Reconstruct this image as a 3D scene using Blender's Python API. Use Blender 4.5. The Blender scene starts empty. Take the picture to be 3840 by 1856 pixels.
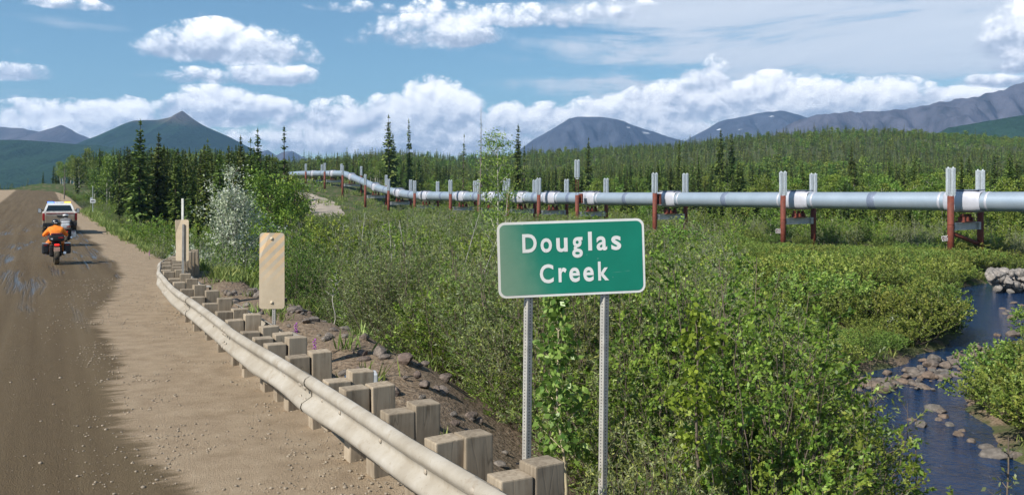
import bpy, bmesh, math, random
import numpy as np
from mathutils import Vector, Matrix, Euler

random.seed(7)
RNG = np.random.default_rng(11)
R = math.radians
SC = bpy.context.scene
COL = SC.collection

# ------------------------------------------------------------------ camera
FPX, HZ, CAMZ = 3325.0, 737.0, 2.5          # focal length in photo pixels, horizon row, eye height
cam_d = bpy.data.cameras.new('camera')
cam_d.sensor_width = 36.0
cam_d.lens = 36.0 * FPX / 3840.0
cam_d.shift_y = -(928.0 - HZ) / 3840.0
cam_d.clip_start, cam_d.clip_end = 0.1, 40000.0
cam = bpy.data.objects.new('camera', cam_d)
cam.location = (0, 0, CAMZ)
cam.rotation_euler = (R(90), 0, 0)
COL.objects.link(cam)
SC.camera = cam

# ------------------------------------------------------------------ light
SUN_EL = 41.0
SUN_AZ = -130.0          # measured from +Y (view direction), clockwise positive: behind and to the left
sun_dir = Vector((math.sin(R(SUN_AZ)) * math.cos(R(SUN_EL)), math.cos(R(SUN_AZ)) * math.cos(R(SUN_EL)), math.sin(R(SUN_EL))))
sd = bpy.data.lights.new('sun', 'SUN')
sd.energy, sd.angle, sd.color = 5.0, R(0.53), (1.0, 0.95, 0.86)
sun = bpy.data.objects.new('sun', sd)
sun.rotation_euler = sun_dir.to_track_quat('Z', 'Y').to_euler()
sun.location = (0, 0, 60)
COL.objects.link(sun)

SC.view_settings.view_transform = 'Standard'
SC.view_settings.look = 'None'
SC.view_settings.gamma = 1.0
SC.view_settings.use_curve_mapping = False
SC.view_settings.exposure = 0.56
SC.render.engine = 'CYCLES'
SC.cycles.max_bounces = 7
SC.cycles.diffuse_bounces = 3
SC.cycles.transparent_max_bounces = 8
SC.cycles.volume_bounces = 0
SC.cycles.use_denoising = True


# ------------------------------------------------------------------ node helpers
class S:
    """wraps a node socket (or number) with arithmetic that writes math nodes"""
    def __init__(self, nt, s): self.nt, self.s = nt, s
    def _m(self, op, *args, clamp=False):
        n = self.nt.nodes.new('ShaderNodeMath'); n.operation = op; n.use_clamp = clamp
        for i, a in enumerate(args):
            if isinstance(a, S): self.nt.links.new(a.s, n.inputs[i])
            else: n.inputs[i].default_value = a
        return S(self.nt, n.outputs[0])
    def __add__(self, o): return self._m('ADD', self, o)
    __radd__ = __add__
    def __sub__(self, o): return self._m('SUBTRACT', self, o)
    def __rsub__(self, o): return self._m('SUBTRACT', o, self)
    def __mul__(self, o): return self._m('MULTIPLY', self, o)
    __rmul__ = __mul__
    def __truediv__(self, o): return self._m('DIVIDE', self, o)
    def max(self, o): return self._m('MAXIMUM', self, o)
    def min(self, o): return self._m('MINIMUM', self, o)
    def pow(self, o): return self._m('POWER', self, o)
    def abs(self): return self._m('ABSOLUTE', self)
    def gt(self, o): return self._m('GREATER_THAN', self, o)
    def clamp(self): return self._m('ADD', self, 0.0, clamp=True)
    def smooth(self, a, b):
        n = self.nt.nodes.new('ShaderNodeMapRange'); n.interpolation_type = 'SMOOTHSTEP'
        self.nt.links.new(self.s, n.inputs[0])
        for i, q in enumerate((a, b)):
            if isinstance(q, S): self.nt.links.new(q.s, n.inputs[1 + i])
            else: n.inputs[1 + i].default_value = q
        n.inputs[3].default_value, n.inputs[4].default_value = 0.0, 1.0
        return S(self.nt, n.outputs[0])


def link(nt, a, b): nt.links.new(a.s if isinstance(a, S) else a, b)


def xyz(nt, vec):
    n = nt.nodes.new('ShaderNodeSeparateXYZ'); link(nt, vec, n.inputs[0])
    return [S(nt, o) for o in n.outputs]


def comb(nt, x, y, z=0.0):
    n = nt.nodes.new('ShaderNodeCombineXYZ')
    for i, a in enumerate((x, y, z)):
        if isinstance(a, S): nt.links.new(a.s, n.inputs[i])
        else: n.inputs[i].default_value = a
    return n.outputs[0]


def noise(nt, vec, scale=1.0, detail=4.0, rough=0.55, dims='3D', lac=2.0, dist=0.0):
    n = nt.nodes.new('ShaderNodeTexNoise'); n.noise_dimensions = dims
    if vec is not None: link(nt, vec, n.inputs['Vector'])
    n.inputs['Scale'].default_value = scale; n.inputs['Detail'].default_value = detail
    n.inputs['Roughness'].default_value = rough; n.inputs['Lacunarity'].default_value = lac
    n.inputs['Distortion'].default_value = dist
    return S(nt, n.outputs[0])


def mixc(nt, f, a, b, mode='MIX'):
    n = nt.nodes.new('ShaderNodeMix'); n.data_type = 'RGBA'; n.blend_type = mode
    for i, q in ((0, f), (6, a), (7, b)):
        if isinstance(q, S): nt.links.new(q.s, n.inputs[i])
        elif isinstance(q, (int, float)): n.inputs[i].default_value = q
        elif isinstance(q, tuple): n.inputs[i].default_value = (*q, 1.0) if len(q) == 3 else q
        else: nt.links.new(q, n.inputs[i])
    return n.outputs[2]


def ramp(nt, f, stops):
    n = nt.nodes.new('ShaderNodeValToRGB')
    el = n.color_ramp.elements
    while len(el) < len(stops): el.new(0.5)
    for e, (p, c) in zip(el, stops): e.position = p; e.color = (*c, 1.0)
    link(nt, f, n.inputs[0])
    return n.outputs[0]


def bump(nt, h, strength=0.3, dist=0.05):
    n = nt.nodes.new('ShaderNodeBump'); n.inputs['Strength'].default_value = strength
    n.inputs['Distance'].default_value = dist; link(nt, h, n.inputs['Height'])
    return n.outputs[0]


def new_mat(name):
    m = bpy.data.materials.new(name); m.use_nodes = True
    nt = m.node_tree
    return m, nt, nt.nodes['Principled BSDF']


def texco(nt, which='Object'):
    n = nt.nodes.new('ShaderNodeTexCoord'); return n.outputs[which]


def geo_pos(nt):
    n = nt.nodes.new('ShaderNodeNewGeometry'); return n.outputs['Position']


def setc(nt, p, inp, val):
    s = p.inputs[inp]
    if isinstance(val, tuple): s.default_value = (*val, 1.0)
    elif isinstance(val, (int, float)): s.default_value = val
    else: link(nt, val, s)


def simple(name, col, rough=0.6, metal=0.0, var=0.18, scale=9.0, bmp=0.0, spec=0.4, dirt=None, dirt_amt=0.5, emit=None):
    """paint, metal, cloth: a base colour with uneven grain, optional dust over it"""
    m, nt, p = new_mat(name)
    co = texco(nt)
    n = noise(nt, co, scale, 5)
    dark = tuple(c * (1 - var) for c in col); lite = tuple(min(1, c * (1 + var)) for c in col)
    c = ramp(nt, n, [(0.3, dark), (0.7, lite)])
    if dirt:
        n2 = noise(nt, co, scale * 0.35, 6, 0.65).smooth(0.62 - dirt_amt * 0.45, 0.82 - dirt_amt * 0.45)
        c = mixc(nt, n2, c, dirt)
    setc(nt, p, 'Base Color', c); p.inputs['Roughness'].default_value = rough
    p.inputs['Metallic'].default_value = metal; p.inputs['Specular IOR Level'].default_value = spec
    if bmp: setc(nt, p, 'Normal', bump(nt, noise(nt, co, scale * 6, 4), bmp, 0.01))
    if emit:
        p.inputs['Emission Color'].default_value = (*emit[0], 1); p.inputs['Emission Strength'].default_value = emit[1]
    return m


# ------------------------------------------------------------------ sky
def azel(px, py):
    a = math.atan((px - 1920) / FPX)
    return math.degrees(a), math.degrees(math.atan((HZ - py) / FPX * math.cos(a)))


def build_world():
    w = bpy.data.worlds.new('World'); SC.world = w; w.use_nodes = True
    nt = w.node_tree; nt.nodes.clear()
    out = nt.nodes.new('ShaderNodeOutputWorld'); bg = nt.nodes.new('ShaderNodeBackground')
    sky = nt.nodes.new('ShaderNodeTexSky'); sky.sky_type = 'NISHITA'; sky.sun_disc = False
    sky.sun_elevation = R(SUN_EL); sky.sun_rotation = R(SUN_AZ)
    sky.altitude = 400; sky.air_density = 1.0; sky.dust_density = 0.5; sky.ozone_density = 2.0
    x, y, z = xyz(nt, texco(nt, 'Generated'))
    A = x._m('ARCTAN2', x, y) * 57.2958
    E = z._m('ARCSINE', z.max(-1).min(1)) * 57.2958
    # cumulus: soft ellipses with flat bases where clouds stand, broken up by noise
    wob = noise(nt, comb(nt, A, E * 1.25, 5.0), 0.9, 3, 0.5)
    wa = noise(nt, comb(nt, A, E * 1.3, 31.0), 0.42, 3, 0.5) - 0.5; we = noise(nt, comb(nt, A, E * 1.3, 47.0), 0.42, 3, 0.5) - 0.5
    def billow(da, de):
        """rounded heads with creases between them, like cauliflower"""
        t = None
        for k, (sc_, w_) in enumerate(((0.34, .44), (0.75, .26), (1.6, .17), (3.3, .10), (6.5, .05))):
            b_ = (noise(nt, comb(nt, A + (da + 11.0 * k), E * 1.25 + de, 3.0 * k), sc_, 0, 0.5) - 0.5).abs() * (3.4 * w_)
            t = b_ if t is None else t + b_
        return t
    n1 = billow(0.0, 0.0); n2 = billow(-0.26, 0.52)
    soft = noise(nt, comb(nt, A, E * 1.6, 70.0), 0.5, 5, 0.55) - 0.5
    blobs = [(500, 560, 640, 110, .85), (1450, 560, 700, 120, .9), (2350, 540, 760, 140, .95), (3150, 520, 700, 130, .95),  # px, py of the base centre, half width, height above base (photo pixels), weight
        (860, 212, 330, 135, 1.0), (800, 190, 150, 118, 0.9), (1010, 300, 185, 75, 1.0), (800, 300, 230, 42, 0.55), (30, 285, 150, 50, 0.9),
        (1650, 150, 300, 150, 0.62), (1720, 155, 180, 95, 0.95),
        (250, 500, 330, 120, 0.9), (480, 480, 190, 110, 0.95), (60, 520, 200, 75, 0.9), (800, 450, 230, 140, 1.25), (1000, 430, 220, 70, 0.9),
        (1250, 470, 280, 110, 0.75), (1640, 500, 210, 225, 1.3), (1480, 490, 190, 150, 1.0), (1700, 500, 130, 190, 1.1), (1900, 500, 160, 130, 0.9),
        (2050, 490, 260, 115, 1.0), (2300, 470, 320, 120, 0.95), (2550, 430, 260, 140, 1.0), (2640, 330, 110, 90, 0.75), (2680, 300, 70, 105, 0.6), (2900, 430, 300, 160, 1.1),
        (3150, 430, 280, 140, 1.0), (3330, 420, 230, 130, 0.9), (3560, 400, 260, 70, 1.1), (3800, 310, 170, 40, 0.8), (3850, 250, 120, 60, 0.9),
        (3850, 190, 170, 190, 0.8), (1900, 85, 420, 75, 0.7), (2240, 60, 300, 60, 0.5), (1500, 40, 420, 30, 0.4), (250, 25, 130, 30, 0.5)]
    D = None; num = None; den = None
    for px, py, hw, hh, wt in blobs:
        a0, e0 = azel(px, py); k = 57.2958 / FPX
        dx = (A + wa * 1.7 - a0) / (hw * k)
        dy = E + we * 0.7 - e0
        up = (dy / (hh * k)).max(0.0); dn = (dy / (-0.22 * hh * k - 0.12)).max(0.0)
        b = (1.0 - (dx * dx + up * up + dn * dn)).max(-0.8) * wt
        D = b if D is None else D.max(b)
        wb = b.max(0.0); nb = wb * up
        num = nb if num is None else num + nb; den = wb if den is None else den + wb
    # a broken bank of cloud goes on all round the horizon, and scattered clouds above it
    bank = noise(nt, comb(nt, A * 0.09, 0.0, 3.0), 1.0, 3, 0.5)
    away = (A.abs()).smooth(29, 36)
    gen = ((bank * 12.0 - E) * 0.35).min(0.8).max(-0.8) * away - (1.0 - away)
    hi = (noise(nt, comb(nt, A, E * 2.2, 9.0), 0.055, 3, 0.5) - 0.56) * 6.0 * away - (1.0 - away)
    D = D.max(gen).max(hi)
    rise = num / den.max(0.02)
    dens = D + (n1 - 0.40) * 0.85 + soft * 0.75
    cov = dens.smooth(-0.04, 0.66 - rise.min(1.0) * 0.38)
    cov = cov * E.smooth(-0.4, 1.2)
    lit = (n1 - n2) * 0.75 + 0.50 + soft * 0.7
    lit = lit + (dens - 0.5).min(0.8) * 0.10
    # shade deepens below, where the cloud is thick
    core = (D + soft).smooth(0.25, 1.3)
    br = (lit - 0.07 - core * 0.08 + (rise - 0.26).min(0.45) * 0.95).clamp()
    cc = ramp(nt, br, [(0.0, (4.2, 5.0, 6.4)), (0.28, (6.4, 7.2, 8.5)), (0.55, (10.4, 10.8, 11.6)), (0.95, (14.5, 14.5, 14.3))])
    # thin high sheet
    ci = noise(nt, comb(nt, A * 0.045 + E * 0.02, E * 0.34, 2.0), 1.0, 7, 0.6, dist=0.6)
    cm = (A + (wob - 0.5) * 8.0).smooth(-6, 9) * E.smooth(4.2, 6.5) * (1.0 - E.smooth(13.5, 20) * 0.8)
    veil = (ci + cm * 0.20 - 0.57).smooth(0.0, 0.16) * 0.80 * E.smooth(3.0, 5.0) * cm
    thin = (noise(nt, comb(nt, A * 0.10, E * 0.75, 14.0), 1.0, 5, 0.55) - 0.60).smooth(0.0, 0.2) * 0.35
    veil = veil.max(thin * E.smooth(0.2, 2.0))
    haze = (1.0 - E.smooth(-1.0, 6.0)) * 0.42
    skyc = mixc(nt, 1.0, sky.outputs[0], (0.80, 1.04, 1.06), 'MULTIPLY')
    c = mixc(nt, haze, skyc, (6.6, 7.9, 9.2))
    vc = mixc(nt, ci, (5.4, 6.1, 7.2), (10.2, 10.4, 10.9))
    c = mixc(nt, veil, c, vc)
    c = mixc(nt, cov * 0.97, c, cc)
    nt.links.new(c, bg.inputs[0]); bg.inputs[1].default_value = 0.076
    nt.links.new(bg.outputs[0], out.inputs[0])
    w.cycles.sampling_method = 'MANUAL'; w.cycles.sample_map_resolution = 512


build_world()

# ------------------------------------------------------------------ object helpers
def tag(o, label=None, cat=None, group=None, kind=None):
    if label: o['label'] = label
    if cat: o['category'] = cat
    if group: o['group'] = group
    if kind: o['kind'] = kind
    return o


def empty(name, loc=(0, 0, 0), rz=0.0, parent=None):
    o = bpy.data.objects.new(name, None); COL.objects.link(o)
    o.empty_display_size = 0.2
    o.location = loc; o.rotation_euler = (0, 0, rz)
    if parent: o.parent = parent
    return o


def add(name, me, parent=None, loc=None, rot=None, scale=None):
    o = bpy.data.objects.new(name, me); COL.objects.link(o)
    if parent: o.parent = parent
    if loc is not None: o.location = loc
    if rot is not None: o.rotation_euler = rot
    if scale is not None: o.scale = scale
    return o


class MB:
    """collects simple shapes into one mesh"""
    def __init__(self): self.v, self.f, self.sm = [], [], []
    def _add(self, vs, fs, smooth=False):
        b = len(self.v); self.v += [tuple(q) for q in vs]
        self.f += [tuple(i + b for i in q) for q in fs]; self.sm += [smooth] * len(fs)
        return self
    def box(self, c, s, rot=None, taper=(1, 1)):
        hx, hy, hz = s[0] / 2, s[1] / 2, s[2] / 2
        vs = []
        for z in (-1, 1):
            kx, ky = taper if z > 0 else (1, 1)
            for x, y in ((-1, -1), (1, -1), (1, 1), (-1, 1)): vs.append(Vector((x * hx * kx, y * hy * ky, z * hz)))
        if rot is not None: vs = [Euler(rot).to_matrix() @ q for q in vs]
        vs = [q + Vector(c) for q in vs]
        return self._add(vs, [(3, 2, 1, 0), (4, 5, 6, 7), (0, 1, 5, 4), (1, 2, 6, 5), (2, 3, 7, 6), (3, 0, 4, 7)])
    def bev(self, c, s, b=0.01, rot=None):
        """box with bevelled edges"""
        bm = bmesh.new(); bmesh.ops.create_cube(bm, size=1.0)
        bmesh.ops.scale(bm, vec=s, verts=bm.verts)
        bmesh.ops.bevel(bm, geom=bm.edges[:], offset=min(b, min(s) * 0.45), segments=2, affect='EDGES', profile=0.6)
        M = Euler(rot).to_matrix() if rot is not None else Matrix.Identity(3)
        bm.verts.index_update()
        vs = [M @ q.co + Vector(c) for q in bm.verts]; fs = [[q.index for q in f.verts] for f in bm.faces]
        bm.free()
        return self._add(vs, fs)
    def tube(self, pts, rad, n=8, cap=True, smooth=True):
        pts = [Vector(q) for q in pts]
        if not isinstance(rad, (list, tuple)): rad = [rad] * len(pts)
        vs, fs = [], []
        up0 = None
        for i, q in enumerate(pts):
            t = (pts[min(i + 1, len(pts) - 1)] - pts[max(i - 1, 0)]).normalized()
            ref = Vector((0, 0, 1)) if abs(t.z) < 0.95 else Vector((1, 0, 0))
            a = t.cross(ref).normalized() if up0 is None else (up0 - t * up0.dot(t)).normalized()
            up0 = a; b = t.cross(a)
            for k in range(n):
                th = 2 * math.pi * k / n
                vs.append(q + (a * math.cos(th) + b * math.sin(th)) * rad[i])
        for i in range(len(pts) - 1):
            for k in range(n):
                fs.append((i * n + k, i * n + (k + 1) % n, (i + 1) * n + (k + 1) % n, (i + 1) * n + k))
        self._add(vs, fs, smooth)
        if cap:
            b = len(self.v) - len(vs)
            self.f += [tuple(b + k for k in reversed(range(n))), tuple(b + (len(pts) - 1) * n + k for k in range(n))]
            self.sm += [False, False]
        return self
    def prism(self, poly, axis, lo, hi):
        """poly in the other two axes, extruded along axis"""
        n = len(poly); vs = []
        for e in (lo, hi):
            for a, b in poly:
                vs.append({'x': (e, a, b), 'y': (a, e, b), 'z': (a, b, e)}[axis])
        fs = [tuple(reversed(range(n))), tuple(range(n, 2 * n))] + [(k, (k + 1) % n, n + (k + 1) % n, n + k) for k in range(n)]
        return self._add(vs, fs)
    def lathe(self, prof, n=16, axis='z', c=(0, 0, 0)):
        vs, fs = [], []
        for r, h in prof:
            for k in range(n):
                th = 2 * math.pi * k / n
                a, b = r * math.cos(th), r * math.sin(th)
                p = {'z': (a, b, h), 'x': (h, a, b), 'y': (a, h, b)}[axis]
                vs.append((p[0] + c[0], p[1] + c[1], p[2] + c[2]))
        for i in range(len(prof) - 1):
            for k in range(n):
                fs.append((i * n + k, i * n + (k + 1) % n, (i + 1) * n + (k + 1) % n, (i + 1) * n + k))
        return self._add(vs, fs, True)
    def mesh(self, name, mat):
        me = bpy.data.meshes.new(name); me.from_pydata(self.v, [], self.f)
        me.polygons.foreach_set('use_smooth', self.sm)
        bm = bmesh.new(); bm.from_mesh(me); bmesh.ops.recalc_face_normals(bm, faces=bm.faces); bm.to_mesh(me); bm.free()
        if mat: me.materials.append(mat)
        return me
    def build(self, name, mat, parent=None, **kw):
        return add(name, self.mesh(name, mat), parent, **kw)


def quad_mesh(name, parts, mats, smooth=()):
    """parts: list of (V[n,3], F[m,4], tint[m] or None, material index)"""
    V = np.concatenate([p[0] for p in parts]).astype(np.float32)
    off = 0; Fs, T, MI = [], [], []
    for v, f, t, mi in parts:
        Fs.append(f + off); off += len(v)
        T.append(np.full(len(f), 0.5) if t is None else t); MI.append(np.full(len(f), mi))
    F = np.concatenate(Fs).astype(np.int32); T = np.concatenate(T).astype(np.float32); MI = np.concatenate(MI).astype(np.int32)
    me = bpy.data.meshes.new(name)
    me.vertices.add(len(V)); me.vertices.foreach_set('co', V.ravel())
    me.loops.add(F.size); me.loops.foreach_set('vertex_index', F.ravel())
    me.polygons.add(len(F)); me.polygons.foreach_set('loop_start', np.arange(0, F.size, 4, dtype=np.int32))
    me.polygons.foreach_set('material_index', MI)
    if smooth: me.polygons.foreach_set('use_smooth', np.isin(MI, list(smooth)))
    a = me.attributes.new('tint', 'FLOAT', 'FACE'); a.data.foreach_set('value', T)
    for m in mats: me.materials.append(m)
    me.update(calc_edges=True)
    return me


def nrm(a): return a / np.maximum(np.linalg.norm(a, axis=-1, keepdims=True), 1e-9)


def leaf_quads(c, d, s, L, W):
    """kite-shaped leaves: centres c, long axis d, side axis s"""
    n = len(c); L = np.broadcast_to(L, n)[:, None]; W = np.broadcast_to(W, n)[:, None]
    V = np.stack([c - d * L * 0.5, c + s * W * 0.5 - d * L * 0.08, c + d * L * 0.5, c - s * W * 0.5 - d * L * 0.08], 1).reshape(-1, 3)
    return V, np.arange(4 * n).reshape(n, 4)


def np_tube(pts, rad, n=5):
    pts = np.asarray(pts, float); rad = np.asarray(rad, float)
    t = nrm(np.gradient(pts, axis=0)); ref = np.where(np.abs(t[:, 2:3]) < 0.95, [[0, 0, 1.0]], [[1.0, 0, 0]])
    a = nrm(np.cross(t, ref)); b = np.cross(t, a)
    th = np.arange(n) * 2 * np.pi / n
    V = (pts[:, None] + (a[:, None] * np.cos(th)[None, :, None] + b[:, None] * np.sin(th)[None, :, None]) * rad[:, None, None]).reshape(-1, 3)
    F = [(i * n + k, i * n + (k + 1) % n, (i + 1) * n + (k + 1) % n, (i + 1) * n + k) for i in range(len(pts) - 1) for k in range(n)]
    return V, np.array(F)


def cat_parts(lst):
    """join (V,F) or (V,F,T) pieces"""
    off = 0; Vs, Fs, Ts = [], [], []
    for q in lst:
        Vs.append(q[0]); Fs.append(q[1] + off); off += len(q[0]); Ts.append(q[2] if len(q) > 2 else np.full(len(q[1]), 0.5))
    return np.concatenate(Vs), np.concatenate(Fs), np.concatenate(Ts)


# smooth value noise for terrain (numpy)
_tab = np.random.default_rng(3).random((256, 256))
def vnoise(x, y):
    x = np.asarray(x, float); y = np.asarray(y, float)
    xi = np.floor(x).astype(int); yi = np.floor(y).astype(int); fx = x - xi; fy = y - yi
    fx = fx * fx * (3 - 2 * fx); fy = fy * fy * (3 - 2 * fy)
    g = lambda a, b: _tab[a % 256, b % 256]
    return (g(xi, yi) * (1 - fx) + g(xi + 1, yi) * fx) * (1 - fy) + (g(xi, yi + 1) * (1 - fx) + g(xi + 1, yi + 1) * fx) * fy
def fbm(x, y, o=4):
    s, a, t = 0, 1.0, 0
    for k in range(o): s = s + a * vnoise(x * 2 ** k + 17 * k, y * 2 ** k + 31 * k); t += a; a *= 0.5
    return s / t - 0.5
def sstep(a, b, x): t = np.clip((np.asarray(x, float) - a) / (b - a), 0, 1); return t * t * (3 - 2 * t)


# ------------------------------------------------------------------ the lie of the land
UX, UY = -0.468, 0.884           # the road runs this way, u along it, v to its right
def to_uv(x, y): return UX * x + UY * y, UY * x - UX * y
def from_uv(u, v): return u * UX + v * UY, u * UY - v * UX
_ru = np.array([-500, 0, 62, 85, 108, 147, 187, 215, 246, 266, 290, 340, 450, 700, 9000]) * 1.0
_rz = np.array([0, 0, 0, .28, .7, 1.55, 2.5, 3.35, 4.05, 4.2, 4.0, 2.0, -2.0, -3.0, -3.0])
_fu = np.linspace(-500, 1000, 3001); _fz = np.convolve(np.pad(np.interp(_fu, _ru, _rz), 25, mode='edge'), np.ones(51) / 51, 'valid')
def zroad(u): return np.interp(u, _fu, _fz)
def vedge(u): return 3.15 + 1.05 * sstep(24, 34, u)
def vroad(u, v): return v + np.maximum(0, u - 170) ** 2 * 0.0006
CREEK = np.array([(110, 84, 2.8), (70, 74, 2.8), (44, 66, 2.8), (30.5, 54.5, 2.8), (24.6, 44, 2.7), (20.6, 36.5, 2.0), (15.2, 30.4, 1.5), (11.6, 26.2, 1.8), (9.6, 22, 2.2), (8.3, 17, 2.3), (7.4, 12, 2.3), (6.6, 6, 2.4), (6, -5, 2.5), (5, -40, 2.5)], float)
WATER_Z = -3.3
def creek_d(x, y):
    """signed distance outside the water's edge"""
    x = np.asarray(x, float); y = np.asarray(y, float); best = np.full(x.shape, 1e9)
    for (ax, ay, aw), (bx, by, bw) in zip(CREEK[:-1], CREEK[1:]):
        dx, dy = bx - ax, by - ay; L = dx * dx + dy * dy
        t = np.clip(((x - ax) * dx + (y - ay) * dy) / L, 0, 1)
        d = np.hypot(x - ax - t * dx, y - ay - t * dy) - (aw + t * (bw - aw))
        best = np.minimum(best, d)
    return best + 0.7 * (vnoise(x * 0.55, y * 0.55) - 0.5)
def hz(x, y):
    x = np.asarray(x, float); y = np.asarray(y, float)
    u, v = to_uv(x, y); vv = vroad(u, v)
    yy = np.maximum(y, 1.0); px = 1920 + FPX * x / np.maximum(yy, 20)
    right = np.interp(yy, [0, 20, 40, 65, 100, 150, 200, 9000], [-2.7, -2.75, -2.55, -2.05, -1.95, -1.5, -1.0, -1.0])
    left = np.interp(yy, [0, 20, 40, 65, 100, 150, 180, 220, 260, 400, 9000], [-2.7, -2.75, -2.5, -2.0, -1.7, -0.6, 0.8, 5.0, 6.0, 5.0, 4.0])
    wl = sstep(1750, 1450, px) * sstep(60, 130, yy)
    z = right * (1 - wl) + left * wl
    far_left = sstep(900, 500, px) * sstep(240, 330, yy)
    z = z * (1 - far_left) + far_left * -2.0
    ht = np.interp(px, [300, 950, 1100, 1300, 1920, 2500, 3000, 3300, 3840, 5000], [0, 0, 20, 23, 31, 40, 47, 50, 45, 42])
    z = z + ht * sstep(190, 730, yy) * (1 - 0.25 * sstep(800, 1600, yy))
    z = z + fbm(x * 0.16, y * 0.16) * 0.7 + fbm(x * 0.9 + 40, y * 0.9, 3) * 0.22 + sstep(150, 400, yy) * fbm(x * 0.012, y * 0.012) * 10
    # creek
    cd = creek_d(x, y)
    bank = WATER_Z - 0.45 + 0.55 * sstep(-0.8, 0.15, cd) + 0.30 * sstep(0, 1.2, cd)
    z = bank + (z - bank) * sstep(0.25, 3.2, cd)
    # road embankment
    zr = zroad(u)
    slope = 0.52 + 0.10 * (vnoise(u * 0.15, v * 0.15) - 0.5)
    emb = zr - 0.10 - np.maximum(0, vv - vedge(u) - 1.7 * sstep(7, 13, u) * (1 - sstep(29, 36, u))) * slope + 0.22 * sstep(3.2, 4.0, vv) * (1 - sstep(4.6, 6, vv)) * sstep(9, 14, u) * (1 - sstep(26, 32, u)) - np.maximum(0, -7.5 - vv) * 0.35 + fbm(x * 0.8, y * 0.8, 3) * 0.25 * sstep(2.8, 4.2, vv)
    k = 0.5
    h = np.clip(0.5 + 0.5 * (emb - z) / k, 0, 1); zz = z * (1 - h) + emb * h + k * h * (1 - h)
    zz = np.where((vv > -8) & (vv < vedge(u) - 0.35), zr - 0.3, zz)
    zz = np.where(u > 420, z, zz)
    return zz
def pt(px, py, d): return Vector(((px - 1920) / FPX * d, d, CAMZ + (HZ - py) / FPX * d))
def gz(x, y): return float(hz(np.array([x]), np.array([y]))[0])

# ------------------------------------------------------------------ setting: ground
def grid_mesh(name, X, Y, Z, mat):
    n, m = X.shape
    V = np.stack([X, Y, Z], -1).reshape(-1, 3)
    i = np.arange(n * m).reshape(n, m)
    F = np.stack([i[:-1, :-1], i[1:, :-1], i[1:, 1:], i[:-1, 1:]], -1).reshape(-1, 4)
    me = quad_mesh(name, [(V, F, None, 0)], [mat], smooth=(0,))
    return me


def mat_ground():
    m, nt, p = new_mat('ground_cover')
    pos = geo_pos(nt)
    n = noise(nt, pos, 0.9, 6, 0.6); f = noise(nt, pos, 14, 4, 0.6)
    big = noise(nt, pos, 0.012, 4)
    soil = ramp(nt, f, [(0.25, (0.065, 0.045, 0.030)), (0.5, (0.19, 0.138, 0.095)), (0.78, (0.30, 0.235, 0.17))])
    x, y, z = xyz(nt, pos)
    green = ramp(nt, n, [(0.3, (0.020, 0.036, 0.010)), (0.6, (0.045, 0.075, 0.018)), (0.8, (0.08, 0.105, 0.03))])
    g = n.smooth(0.38, 0.56) * 0.75 + y.smooth(35, 70) * 0.35
    bu = x * UX + y * UY; bv = x * UY - y * UX + (n - 0.5) * 2.0
    g = g * (1.0 - (1.0 - bv.smooth(6.0, 7.6)) * (1.0 - bu.smooth(27, 33)) * 0.93)
    c = mixc(nt, g.clamp(), soil, green)
    c = mixc(nt, big.smooth(0.4, 0.65) * 0.3, c, (0.05, 0.07, 0.02))
    setc(nt, p, 'Base Color', c); p.inputs['Roughness'].default_value = 0.95; p.inputs['Specular IOR Level'].default_value = 0.15
    setc(nt, p, 'Normal', bump(nt, f, 0.8, 0.08))
    return m


M_GROUND = mat_ground()
tx = np.linspace(-7.0, 7.0, 380); ty = np.linspace(-2.4, 7.1, 420)
gx = 12 * np.sinh(tx); gy = 15 + 14 * np.sinh(ty)
GX, GY = np.meshgrid(gx, gy, indexing='ij')
ground = add('ground', grid_mesh('ground', GX, GY, hz(GX, GY), M_GROUND)); tag(ground, kind='structure')


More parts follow.
